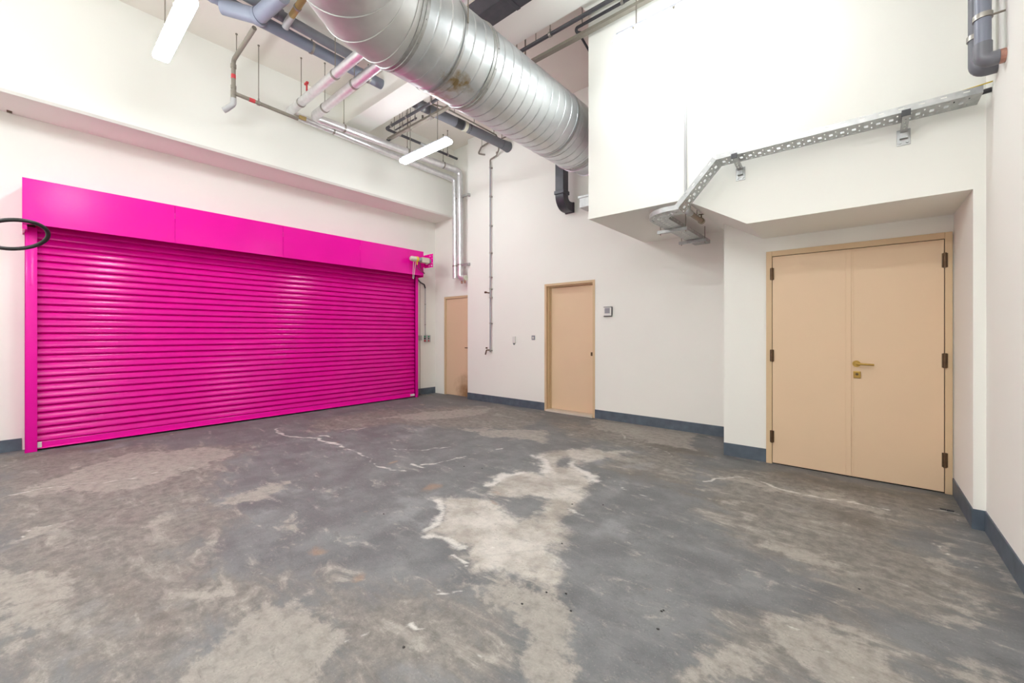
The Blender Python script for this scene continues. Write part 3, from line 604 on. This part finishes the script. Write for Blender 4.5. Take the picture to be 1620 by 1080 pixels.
for i in (1, 2, 3):
    tdir = ((P[i] - P[i - 1]).normalized() + ((P[i + 1] - P[i]).normalized() if i + 1 < len(P) else (P[i] - P[i - 1]).normalized())).normalized()
    sweep(bm, [P[i] - tdir * .008, P[i] - tdir * .004, P[i] + tdir * .004, P[i] + tdir * .008], [DR - .003, DR + .010, DR + .010, DR - .003], 64, cap=False)
ob('elbow_seam', bm, DUCT, dt, smooth=50)
for y in (2.03, 2.84, 4.86):
    bm = T(); sweep(bm, [(DX, y - .035, DZ), (DX, y - .033, DZ), (DX, y - .004, DZ), (DX, y, DZ), (DX, y + .004, DZ), (DX, y + .033, DZ), (DX, y + .035, DZ)], [DR, DR + .008, DR + .008, DR + .014, DR + .008, DR + .008, DR], 72, cap=False)
    for k in range(14):
        a = k * 2 * math.pi / 14; collar(bm, (DX + math.cos(a) * (DR + .010), y + .02, DZ + math.sin(a) * (DR + .010)), (math.cos(a), 0, math.sin(a)), .006, .008, 6)
    ob('joint_collar', bm, STEEL, dt, smooth=40)
for y in (2.45, 4.3):
    for sx in ((-.42, .42) if y < 3 else (-.42,)): rod(dt, DX + sx, y, 4.02)
    bm = T(); sweep(bm, [(DX, y - .012, DZ), (DX, y + .012, DZ)], DR + .010, 72, cap=False); ob('hanger_strap', bm, STEEL, dt, smooth=40)
bm = T(); rbox(bm, -3.35, -3.12, 5.55, 5.80, 3.30, 3.47, .006)
box(bm, -3.37, -3.10, 5.54, 5.56, 3.45, 3.48)
ob('duct_outlet', bm, STEEL, dt, label='small grey rectangular outlet below the duct end')

# ------------------------------------------------------------------ black square ducting
t = thing('square_duct', 'black square duct dropping down the back wall below the round duct', 'duct', (-3.7, 5.62, 3.35))
bm = T()
def sqsweep(bm, path, wx, wd, axis='x'):
    rings = []
    for (p, nrm) in path:
        p = Vector(p); nn = Vector(nrm).normalized(); s = Vector((1, 0, 0))
        rings.append([bm.verts.new(p + s * a * wx / 2 + nn * b * wd / 2) for a, b in ((-1, -1), (1, -1), (1, 1), (-1, 1))])
    for r0, r1 in zip(rings[:-1], rings[1:]):
        for k in range(4): bm.faces.new((r0[k], r0[(k + 1) % 4], r1[(k + 1) % 4], r1[k]))
    bm.faces.new(rings[0]); bm.faces.new(rings[-1][::-1])
path = [((-3.72, 5.62, 4.60), (0, 1, 0)), ((-3.72, 5.62, 3.58), (0, 1, 0))]
for k in range(1, 7):
    a = k / 6 * math.pi / 2; path.append(((-3.72, 5.62 + .14 * (1 - math.cos(a)), 3.58 - .14 * math.sin(a)), (0, math.cos(a), math.sin(a))))
path.append(((-3.72, 5.875, 3.44), (0, 0, 1)))
sqsweep(bm, path, .15, .15); ob('drop', bm, BLACKD, t, smooth=30)
bm = T(); rbox(bm, -3.805, -3.635, 5.84, 5.874, 3.355, 3.525, .004); ob('wall_flange', bm, BLACKD, t)
bm = T(); rbox(bm, -3.812, -3.628, 5.53, 5.71, 3.60, 3.66, .006); ob('coupling', bm, BLACKD, t)
t = thing('cable_trunking', 'dark grey square trunking running along the white beam above the round duct', 'trunking', (-2.0, 3.37, 4.88))
bm = T(); rbox(bm, -3.7, .60, 3.27, 3.495, 4.915, 5.12, .006); ob('body', bm, BLACKD, t)
for q in (-2.9, -1.4):
    bm = T(); rbox(bm, q, q + .05, 3.262, 3.498, 4.91, 5.125, .004); ob('joint_cover', bm, BLACKD, t)

# ------------------------------------------------------------------ foil clad pipes
def foil_run(name, label, pts, r, clamps, grp='foil clad pipes', extra=None):
    t = thing(name, label, 'pipe', pts[0], grp)
    bm = T(); pipe(bm, pts, r, r * 1.5, 18); pb = ob('cladding', bm, ALU, t, smooth=50)
    for p, d, hang in clamps:
        if hang: hanger(t, p, d, r)
        else: ringclamp(t, p, d, r)
    return t
Yd, Xd, Zd = (0, 1, 0), (1, 0, 0), (0, 0, 1)
t = foil_run('insulated_pipe', 'silver foil clad pipe with the red valve lever, lower of the two along the bulkhead',
    [(-2.9, 2.60, 4.72), (-6.63, 2.56, 4.70), (-6.63, 5.76, 4.63), (-6.58, 5.86, 4.60), (-6.58, 5.88, 2.52)], .058,
    [((-6.20, 2.565, 4.70), Xd, 1), ((-5.20, 2.575, 4.705), Xd, 1), ((-6.63, 3.25, 4.69), Yd, 0), ((-6.58, 5.88, 4.2), Zd, 0), ((-6.58, 5.88, 2.78), Zd, 0)])
bm = T(); collar(bm, (-5.98, 2.55, 4.83), Zd, .012, .10, 10); box(bm, -6.02, -5.94, 2.53, 2.56, 4.87, 4.895); ob('valve_lever', bm, REDP, t)
t = foil_run('insulated_pipe', 'silver foil clad pipe nearer the cross beam, upper of the two along the bulkhead',
    [(-2.9, 2.84, 4.74), (-6.43, 2.84, 4.68), (-6.41, 5.70, 4.74), (-6.38, 5.82, 4.70), (-6.38, 5.84, 2.50), (-6.24, 5.84, 2.50)], .062,
    [((-6.05, 2.84, 4.685), Xd, 1), ((-5.20, 2.84, 4.70), Xd, 1), ((-6.43, 3.33, 4.69), Yd, 1), ((-6.42, 4.55, 4.715), Yd, 1), ((-6.41, 5.40, 4.735), Yd, 1), ((-6.38, 5.84, 4.2), Zd, 0), ((-6.38, 5.84, 2.78), Zd, 0)])
bm = T(); collar(bm, (-6.235, 5.84, 2.50), Xd, .055, .05, 14); ob('end_cap', bm, CREAM, t)
for x in (-6.34, -6.25):
    bm = T(); collar(bm, (x, 5.84, 2.42), Zd, .022, .06, 12); ob('copper_stub', bm, COPPER, t)
for z in (4.19, 2.77):
    bm = T(); rbox(bm, -6.64, -6.14, YB + .045, YB + .075, z - .02, z + .02, .003) if False else rbox(bm, -6.32, -6.12, YB - .07, YB - .03, z - .02, z + .02, .003)
    box(bm, -6.145, -6.12, YB - .035, YB, z - .028, z + .028)
    ob('wall_channel', bm, STEEL, t)
bm = T(); pipe(bm, [(-6.55, 2.68, 4.66), (-6.53, 2.775, 4.655)], .030, .03, 12)
ob('ball_valve', bm, YELP, t, label='ochre valve between the two foil pipes')

# ------------------------------------------------------------------ grey soil pipes under the ceiling
t = thing('drain_pipe', 'thick blue-grey plastic pipe below its twin, running over the shutter to the cross beam', 'pipe', (-5.5, 1.0, 5.0), 'blue-grey drain pipes')
bm = T(); pipe(bm, [(-5.50, .2, 5.12), (-5.60, 3.5, 5.16)], .072, n=20); ob('barrel', bm, GREYP, t, smooth=50)
for y in (1.24, 1.33, 1.80, 1.84): band(t, (-5.53, y, 5.133), Yd, .078, GREYP, .035, 'socket')
hanger(t, (-5.572, 2.44, 5.147), Yd, .072); hanger(t, (-5.594, 3.28, 5.157), Yd, .072)
bm = T(); pipe(bm, [(-5.50, 1.42, 5.04), (-5.25, 1.70, 4.965), (-4.7, 1.75, 4.95)], .082, .12, 20); ob('branch_fitting', bm, GREYP, t, smooth=50)
bm = T(); collar(bm, (-5.24, 1.70, 4.965), (1, .35, 0), .096, .05, 20); ob('branch_socket', bm, GREYP, t, smooth=50)
t = thing('drain_pipe', 'dark blue-grey plastic pipe lying above and beside the lighter one, nearer the round duct', 'pipe', (-5.2, 1.0, 5.1), 'blue-grey drain pipes')
bm = T(); pipe(bm, [(-5.26, .3, 5.17), (-5.36, 2.98, 5.17)], .060, n=20); ob('barrel', bm, GREYP2, t, smooth=50)
for y in (1.25, 1.95): band(t, (-5.30, y, 5.17), Yd, .060, GREYP2, .05, 'socket')
t = thing('waste_pipe', 'short ochre pipe dropping from upper right into the dark grey pipe', 'pipe', (-5.2, 2.03, 5.1))
bm = T(); pipe(bm, [(-5.22, 2.03, 5.12), (-4.4, 2.02, 5.20)], .036, n=14); ob('barrel', bm, YELP, t, smooth=50)
bm = T(); pipe(bm, [(-5.36, 2.03, 5.08), (-5.29, 2.03, 5.11), (-5.16, 2.03, 5.125)], .040, .05, 14); ob('elbow', bm, LIGHTP, t, smooth=50)
hanger(t, (-5.0, 2.028, 5.142), Xd, .036)
t = thing('waste_pipe', 'short mottled grey pipe joining the dark grey pipe left of the ochre one', 'pipe', (-5.4, 1.78, 5.1))
bm = T(); pipe(bm, [(-5.40, 1.80, 5.06), (-4.6, 1.76, 5.18)], .032, n=14); ob('barrel', bm, LIGHTP, t, smooth=50)
ringclamp(t, (-5.30, 1.795, 5.075), Xd, .034, DARKPL); ringclamp(t, (-5.05, 1.78, 5.112), Xd, .034)
# small bore branch along the bulkhead
t = thing('conduit_run', 'thin grey-beige pipe with red marker bands dropping to a tee on the bulkhead', 'pipe', (-6.4, 1.79, 4.3))
bm = T(); pipe(bm, [(-5.50, 1.74, 4.98), (-6.36, 1.765, 4.98), (-6.36, 1.765, 4.42)], .026, .05, 14); ob('upper_run', bm, CONDT, t, smooth=50)
bm = T(); pipe(bm, [(-6.36, 1.765, 4.545), (-6.40, 2.60, 4.545)], .025, .05, 14); ob('side_run', bm, CONDT, t, smooth=50)
bm = T(); pipe(bm, [(-6.36, 1.765, 4.47), (-6.36, 1.765, 4.40), (-6.44, 1.70, 4.33), (-6.46, 1.68, 4.315)], .036, .05, 16); ob('end_elbow', bm, LIGHTP, t, smooth=50)
for z, L in ((4.90, .05), (4.62, .04), (4.48, .05), (4.545, .07)): band(t, (-6.36, 1.765, z), Zd, .031, CONDT, L, 'socket')
band(t, (-6.36, 1.765, 4.76), Zd, .0262, REDP, .055, 'red_marker'); band(t, (-6.37, 1.985, 4.545), Yd, .0255, REDP, .07, 'red_marker')
rod(t, -6.36, 1.80, 5.0); hanger(t, (-6.378, 2.07, 4.545), Yd, .026)

# ------------------------------------------------------------------ pipes behind the cross beam
t = thing('drain_pipe', 'thick grey plastic pipe behind the cross beam ending at the back wall', 'pipe', (-5.2, 4.0, 4.8), 'blue-grey drain pipes')
bm = T(); pipe(bm, [(-5.41, 3.922, 5.015), (-5.10, 5.70, 4.87)], .080, n=22); ob('barrel', bm, GREYP2, t, smooth=50)
dv = Vector((.31, 1.778, -.145))
band(t, (-5.378, 4.12, 4.998), dv, .080, CLAMP, .025, 'pipe_clamp')
bm = T(); collar(bm, (-5.262, 4.78, 4.947), dv, .083, .14, 22); ob('dark_sleeve', bm, DARKPL, t, smooth=50)
bm = T(); collar(bm, (-5.240, 4.90, 4.937), dv, .088, .06, 22); ob('pale_socket', bm, CREAM, t, smooth=50)
band(t, (-5.226, 4.99, 4.930), dv, .082, DARKPL, .02, 'pipe_clamp')
rod(t, -5.378, 4.12, 5.07); rod(t, -5.09, 5.69, 4.95)
bm = T(); sweep(bm, [(-5.10, 5.70, 4.87), (-5.085, 5.80, 4.865), (-5.085, 5.86, 4.865)], [.085, .092, .10], 22); ob('end_socket', bm, GREYP2, t, smooth=30)

t = thing('dark_pipe', 'charcoal pipe running beside the beam then turning toward the far corner', 'pipe', (-6.2, 3.96, 4.8))
bm = T(); pipe(bm, [(-1.2, 3.97, 4.86), (-6.22, 3.97, 4.86), (-6.22, 5.60, 4.87)], .023, .05, 12); ob('barrel', bm, DARKP, t, smooth=50)
for x in (-5.62, -6.05, -4.98): ringclamp(t, (x, 3.97, 4.86), Xd, .024)
for x in (-5.62, -4.98, -3.3, -3.0): rod(t, x, 3.97, 4.88)
hanger(t, (-2.79, 3.97, 4.86), Xd, .024)
hanger(t, (-6.22, 4.25, 4.862), Yd, .024); band(t, (-6.22, 4.75, 4.865), Yd, .024, LIGHTP, .12, 'pale_joint'); hanger(t, (-6.22, 5.35, 4.87), Yd, .024)
t = thing('dark_pipe', 'thin charcoal pipe between the beam and the flat channel at the far left', 'pipe', (-6.1, 4.12, 4.85))
bm = T(); pipe(bm, [(-6.16, 4.12, 4.875), (-5.56, 4.12, 4.88)], .012, n=10); ob('barrel', bm, DARKP, t, smooth=50)
for x in (-5.95, -5.60): hanger(t, (x, 4.12, 4.877), Xd, .013)
t = thing('dark_pipe', 'short charcoal pipe with downward bend near the top of the overhanging wall', 'pipe', (-2.5, 4.15, 4.85))
bm = T(); pipe(bm, [(-1.2, 4.11, 4.885), (-2.52, 4.11, 4.885), (-2.54, 4.14, 4.86), (-2.47, 4.20, 4.85)], .017, .03, 12); ob('barrel', bm, DARKP, t, smooth=50)
bm = T(); pipe(bm, [(-2.54, 4.23, 4.875), (-2.60, 4.62, 4.86)], .014, n=10); ob('branch', bm, DARKP, t, smooth=50)
hanger(t, (-1.95, 4.11, 4.885), Xd, .018, 4.975); rod(t, -2.46, 4.14, 4.89)

t = thing('support_channel', 'long flat grey-beige channel hung on rods, crossing behind the round duct', 'channel', (-4, 4.17, 4.78))
bm = T(); box(bm, -6.42, -1.2, 4.13, 4.19, 4.795, 4.80); box(bm, -6.42, -1.2, 4.13, 4.135, 4.80, 4.83); box(bm, -6.42, -1.2, 4.185, 4.19, 4.80, 4.83)
ob('channel', bm, CONDT, t)
for x in (-6.25, -5.85, -5.25, -3.32): rod(t, x, 4.16, 4.80)
bm = T(); pipe(bm, [(-6.38, 4.17, 4.815), (-6.47, 4.17, 4.81)], .028, n=12); ob('end_fitting', bm, DARKP, t)
for x in (-5.85, -5.25):
    bm = T(); rbox(bm, x - .05, x + .05, 4.12, 4.20, 4.785, 4.81, .003); ob('clip', bm, CLAMP, t)
bm = T(); pipe(bm, [(-5.45, 4.16, 4.80), (-5.45, 4.16, 4.90)], .018, n=10); ob('riser', bm, CONDT, t)

# sprinkler-like small bore line beside the thick pipe and its drop down the back wall
t = thing('water_pipe', 'thin dark pipe beside the thick grey pipe, dropping down the back wall to a tap', 'pipe', (-5.5, 5.8, .95))
bm = T(); pipe(bm, [(-5.20, 4.15, 4.99), (-5.12, 4.35, 4.99), (-5.11, 5.55, 4.99), (-5.215, 5.74, 4.99), (-5.215, 5.74, 4.80), (-5.32, 5.80, 4.78), (-5.35, 5.82, 4.86), (-5.32, 5.82, 4.77), (-5.52, 5.83, 4.74), (-5.52, 5.83, 4.60)], .013, .03, 10); ob('overhead_run', bm, CONDT, t, smooth=60)
bm = T(); pipe(bm, [(-5.52, 5.83, 4.62), (-5.52, 5.83, .99)], .013, n=12); ob('riser', bm, GREYPL, t, smooth=60)
for z in (4.58, 4.02, 3.45, 2.92, 2.45, 2.22, 2.05, 1.55, 1.02):
    bm = T(); collar(bm, (-5.52, 5.83, z), Zd, .020, .03, 12); box(bm, -5.55, -5.49, 5.835, YB, z - .008, z + .008); ob('wall_bracket', bm, CLAMP, t)
bm = T(); pipe(bm, [(-5.52, 5.82, 2.14), (-5.60, 5.80, 2.155)], .012, n=10); collar(bm, (-5.615, 5.80, 2.157), Xd, .020, .035, 10); ob('side_valve', bm, BRONZE, t)
bm = T(); pipe(bm, [(-5.52, 5.82, 1.03), (-5.58, 5.79, 1.03), (-5.60, 5.78, .94)], .013, .02, 10); box(bm, -5.60, -5.56, 5.785, 5.80, 1.055, 1.085); ob('tap', bm, BRONZE, t)
bm = T(); pipe(bm, [(-5.20, 5.75, 5.0), (-4.60, 5.76, 5.02), (-3.9, 5.76, 5.02)], .011, n=10); ob('cross_branch', bm, CONDT, t, smooth=60)
for y in (4.55, 5.0, 5.5): rod(t, -5.115, y, 4.995)
t = thing('pipe_stub', 'small hook-shaped dark pipe stub near the ceiling left of the wall drop', 'pipe', (-5.7, 5.78, 4.9))
bm = T(); pipe(bm, [(-5.52, 5.78, 5.05), (-5.71, 5.78, 5.02), (-5.82, 5.80, 4.93), (-5.73, 5.84, 4.90), (-5.70, 5.874, 4.90)], .016, .02, 10); ob('barrel', bm, CONDT, t, smooth=60); rod(t, -5.70, 5.78, 5.03)

# ------------------------------------------------------------------ perforated cable tray on the overhanging wall
def plate(bm, O, U, V, lu, lv, holes):
    """flat sheet from O along unit U (lu) and V (lv) with rectangular holes (u0,u1,v0,v1)"""
    O, U, V = Vector(O), Vector(U).normalized(), Vector(V).normalized()
    us = sorted({0, lu, *[h[0] for h in holes], *[h[1] for h in holes]}); vs = sorted({0, lv, *[h[2] for h in holes], *[h[3] for h in holes]})
    g = {}
    def vt(i, j):
        if (i, j) not in g: g[i, j] = bm.verts.new(O + U * us[i] + V * vs[j])
        return g[i, j]
    for i in range(len(us) - 1):
        for j in range(len(vs) - 1):
            cu, cv = (us[i] + us[i + 1]) / 2, (vs[j] + vs[j + 1]) / 2
            if any(h[0] < cu < h[1] and h[2] < cv < h[3] for h in holes): continue
            bm.faces.new((vt(i, j), vt(i + 1, j), vt(i + 1, j + 1), vt(i, j + 1)))
def tray_run(parent, O, U, V, L, W, H, nrm, pitch=.070, name='tray_section', o_=0.02):
    bm = T(); hs = []; u = o_ + .01; k = 0
    while u + .05 < L:
        hs += [(u, u + .024, W * .40, W * .62), (u + .040, u + .048, W * .20, W * .34), (u + .040, u + .048, W * .68, W * .82), (u + .002, u + .022, W * .10, W * .14), (u + .002, u + .022, W * .86, W * .90)]
        u += pitch; k += 1
    plate(bm, O, U, V, L, W, hs)
    sl = []; u = o_ + .02
    while u + .05 < L: sl.append((u, u + .030, H * .52, H * .72)); u += pitch * 1.5
    N = Vector(nrm).normalized(); V_ = Vector(V).normalized()
    plate(bm, O, U, N, L, H, sl); plate(bm, Vector(O) + V_ * W, U, N, L, H, sl)
    return ob(name, bm, STEEL, parent, solid=.0025)
t = thing('cable_tray', 'perforated galvanised cable tray climbing the overhanging wall and turning under it', 'cable tray', (-.4, 4.1, 2.5))
TY0, TY1 = 4.01, 4.20
ZT = 2.915
tray_run(t, (-1.0, TY0, ZT), (1, 0, 0), (0, 1, 0), 1.598, TY1 - TY0, .045, (0, 0, 1))
sd = Vector((-1.34 + 1.0, 0, 2.54 - ZT)); tray_run(t, (-1.0, TY0, ZT), sd, (0, 1, 0), sd.length, TY1 - TY0, .045, (-sd.z * -1, 0, -sd.x) if False else Vector((sd.z, 0, -sd.x)), name='sloping_section')
# flat quarter bend
bm = T(); C0 = Vector((-1.42, 4.30, 2.535)); ri, ro = .10, .29; nseg = 14
pts_i, pts_o = [], []
for k in range(nseg + 1):
    a = -math.pi / 2 - k / nseg * math.pi / 2; pts_i.append(C0 + Vector((math.cos(a), math.sin(a), 0)) * ri); pts_o.append(C0 + Vector((math.cos(a), math.sin(a), 0)) * ro)
def strip(bm, A, B, skip=None):
    va = [bm.verts.new(p) for p in A]; vb = [bm.verts.new(p) for p in B]
    for i in range(len(A) - 1):
        if skip and skip(i): continue
        bm.faces.new((va[i], va[i + 1], vb[i + 1], vb[i]))
for f0, f1, sk in ((0, .12, None), (.12, .2, lambda i: i % 2), (.2, .36, None), (.36, .6, lambda i: i % 2 == 0), (.6, .78, None), (.78, .88, lambda i: i % 2), (.88, 1, None)):
    strip(bm, [a.lerp(b, f0) for a, b in zip(pts_i, pts_o)], [a.lerp(b, f1) for a, b in zip(pts_i, pts_o)], sk)
U_ = Vector((0, 0, .045)); strip(bm, pts_o, [p + U_ for p in pts_o]); strip(bm, pts_i, [p + U_ for p in pts_i])
plate(bm, (-1.42, TY0, 2.535), (1, 0, 0), (0, 1, 0), .09, TY1 - TY0, [(.03, .06, .03, .05), (.03, .06, .08, .12)])
plate(bm, (-1.42, TY0, 2.535), (1, 0, 0), (0, 0, 1), .09, .045, [])
bmesh.ops.remove_doubles(bm, verts=list(bm.verts), dist=.0005)
ob('flat_bend', bm, STEEL, t, solid=.0025)
tray_run(t, (-1.71, 4.30, 2.535), (0, 1, 0), (1, 0, 0), 1.50, .19, .045, (0, 0, 1), name='soffit_section')
for (x, xm) in ((-.85, None), (.235, None)):
    bm = T(); Fy = TY0 - .02; sl = Vector((0, YM - Fy, -.045)); ln = sl.length; O0 = Vector((x - .018, Fy, ZT - .003)); dn = Vector((0, -.045, -(YM - Fy))).normalized()
    plate(bm, O0 + dn * .032, sl, (1, 0, 0), ln, .036, [(k, k + .022, .013, .023) for k in (.04, .08, .12, .16)])
    plate(bm, O0, sl, dn, ln, .032, []); plate(bm, O0 + Vector((.036, 0, 0)), sl, dn, ln, .032, [])
    ar = ob('cantilever_arm', bm, STEEL, t, solid=.002)
    bm = T(); rbox(bm, x - .038, x + .038, YM - .007, YM, ZT - .16, ZT - .042, .002)
    for qx in (-.02, .02): collar(bm, (x + qx, YM - .011, ZT - .14), (0, 1, 0), .008, .012, 6)
    box(bm, x - .022, x + .022, YM - .035, YM - .007, ZT - .115, ZT - .075); ob('wall_plate', bm, STEEL, ar)
    bm = T(); rbox(bm, x - .024, x + .024, TY0 - .030, TY0 - .020, ZT - .040, ZT + .004, .002); ob('arm_end_cap', bm, DARKPL, ar)
for y, x0, x1 in ((4.72, -1.80, -1.47), (5.45, -1.80, -1.47)):
    bm = T(); rbox(bm, x0, x1, y - .02, y + .02, 2.495, 2.533, .003); box(bm, x0 - .004, x0, y - .012, y + .012, 2.50, 2.528); ob('trapeze_channel', bm, STEEL, t)
    for x in (x0 + .03, x1 - .02):
        bm = T(); pipe(bm, [(x, y, 2.48), (x, y, 2.685)], .005, n=8); ob('hanger_rod', bm, ROD, t)
# cables leaving the tray into the right wall
bm = T(); pipe(bm, [(.45, 4.10, 2.935), (XR - .001, 4.08, 2.945)], .016, n=12); ob('power_cable', bm, DARKPL, None, 'dark cable leaving the tray end into the right wall', 'cable')
bm = T(); pipe(bm, [(.45, 4.06, 2.972), (XR - .001, 4.05, 2.985)], .004, n=8); ob('earth_wire', bm, YELLOW, None, 'thin yellow wire above the dark cable at the tray end', 'cable')

t = thing('wall_conduit', 'thin vertical grey conduit coming down the overhanging wall behind the tray', 'pipe', (-1.33, YM, 2.7))
bm = T(); pipe(bm, [(-1.335, YM - .014, 5.0), (-1.335, YM - .014, 2.66)], .012, n=10); ob('barrel', bm, LIGHTP, t, smooth=60)
t = thing('valve_pipe', 'short bronze and grey pipe with a small valve below the overhang', 'pipe', (-1.36, 4.6, 2.58))
bm = T(); pipe(bm, [(-1.36, 4.36, 2.684), (-1.36, 4.36, 2.60), (-1.36, 4.46, 2.60)], .032, .03, 16); ob('elbow', bm, LIGHTP, t, smooth=50)
bm = T(); pipe(bm, [(-1.36, 4.45, 2.60), (-1.36, 4.84, 2.60)], .026, n=14); collar(bm, (-1.36, 4.84, 2.60), Yd, .034, .05, 14); ob('barrel', bm, VALVE, t, smooth=50)
bm = T(); collar(bm, (-1.36, 4.84, 2.645), Zd, .007, .05, 8); box(bm, -1.39, -1.33, 4.832, 4.848, 2.667, 2.675); ob('valve_handle', bm, BRONZE, t)
bm = T(); pipe(bm, [(-1.36, 4.68, 2.62), (-1.36, 4.68, 2.685)], .004, n=8); ob('hanger_rod', bm, ROD, t)

# ------------------------------------------------------------------ soil pipe entering the right wall
t = thing('elbow_pipe', 'thick blue-grey plastic pipe with elbow entering the right wall at the top', 'pipe', (.5, 3.7, 3.05))
PX, PY = .555, 3.74
bm = T(); pipe(bm, [(PX, PY, 5.34), (PX, PY, 3.04)], .036, n=18); ob('barrel', bm, GREYP, t, smooth=50)
bm = T(); pipe(bm, [(PX, PY, 3.10), (PX, PY, 2.995), (XR - .025, PY, 2.995)], .041, .045, 18); ob('elbow', bm, GREYP2, t, smooth=50)
bm = T(); collar(bm, (XR - .012, PY, 2.995), Xd, .040, .024, 16); ob('sealant_collar', bm, COPPER, t)
ringclamp(t, (PX, PY, 3.26), Zd, .037)
bm = T(); pipe(bm, [(PX + .03, PY, 3.26), (XR, PY, 3.26)], .006, n=8); ob('clamp_stem', bm, ROD, t)
t = thing('elbow_pipe', 'second grey pipe elbow just behind and below the first at the right wall', 'pipe', (.5, 3.95, 3.05))
PY = 3.93
bm = T(); pipe(bm, [(PX, PY, 5.34), (PX, PY, 3.02), (XR - .001, PY, 3.02)], .036, .045, 16); ob('barrel', bm, GREYP2, t, smooth=50)
ringclamp(t, (PX, PY, 3.24), Zd, .037)

# ------------------------------------------------------------------ black hose loop hanging at the left edge
bm = T(); c = Vector((-5.65, -.08, 2.215)); pts = []
A_ = Vector((0, .197, .036)); B_ = Vector((.14, 0, .105))
for k in range(45):
    a = -math.pi * .86 + k / 44 * math.pi * 1.76; pts.append(c + A_ * math.cos(a) + B_ * math.sin(a))
e = c - A_ * 1.35 + Vector((0, 0, .10)); pts += [e, e + Vector((-.02, -.02, .25)), Vector((e.x - .02, e.y - .02, 5.349))]
sweep(bm, pts, .0165, 12)
ob('hose_loop', bm, BLACK, None, 'black rubber hose loop at the left edge in front of the shutter', 'hose')
bm = T(); box(bm, -7.40, -7.34, -.16, -.12, 3.862, 3.870)
ob('soffit_vent', bm, BRONZE, None, 'small dark slot under the bulkhead at the far left', 'vent')
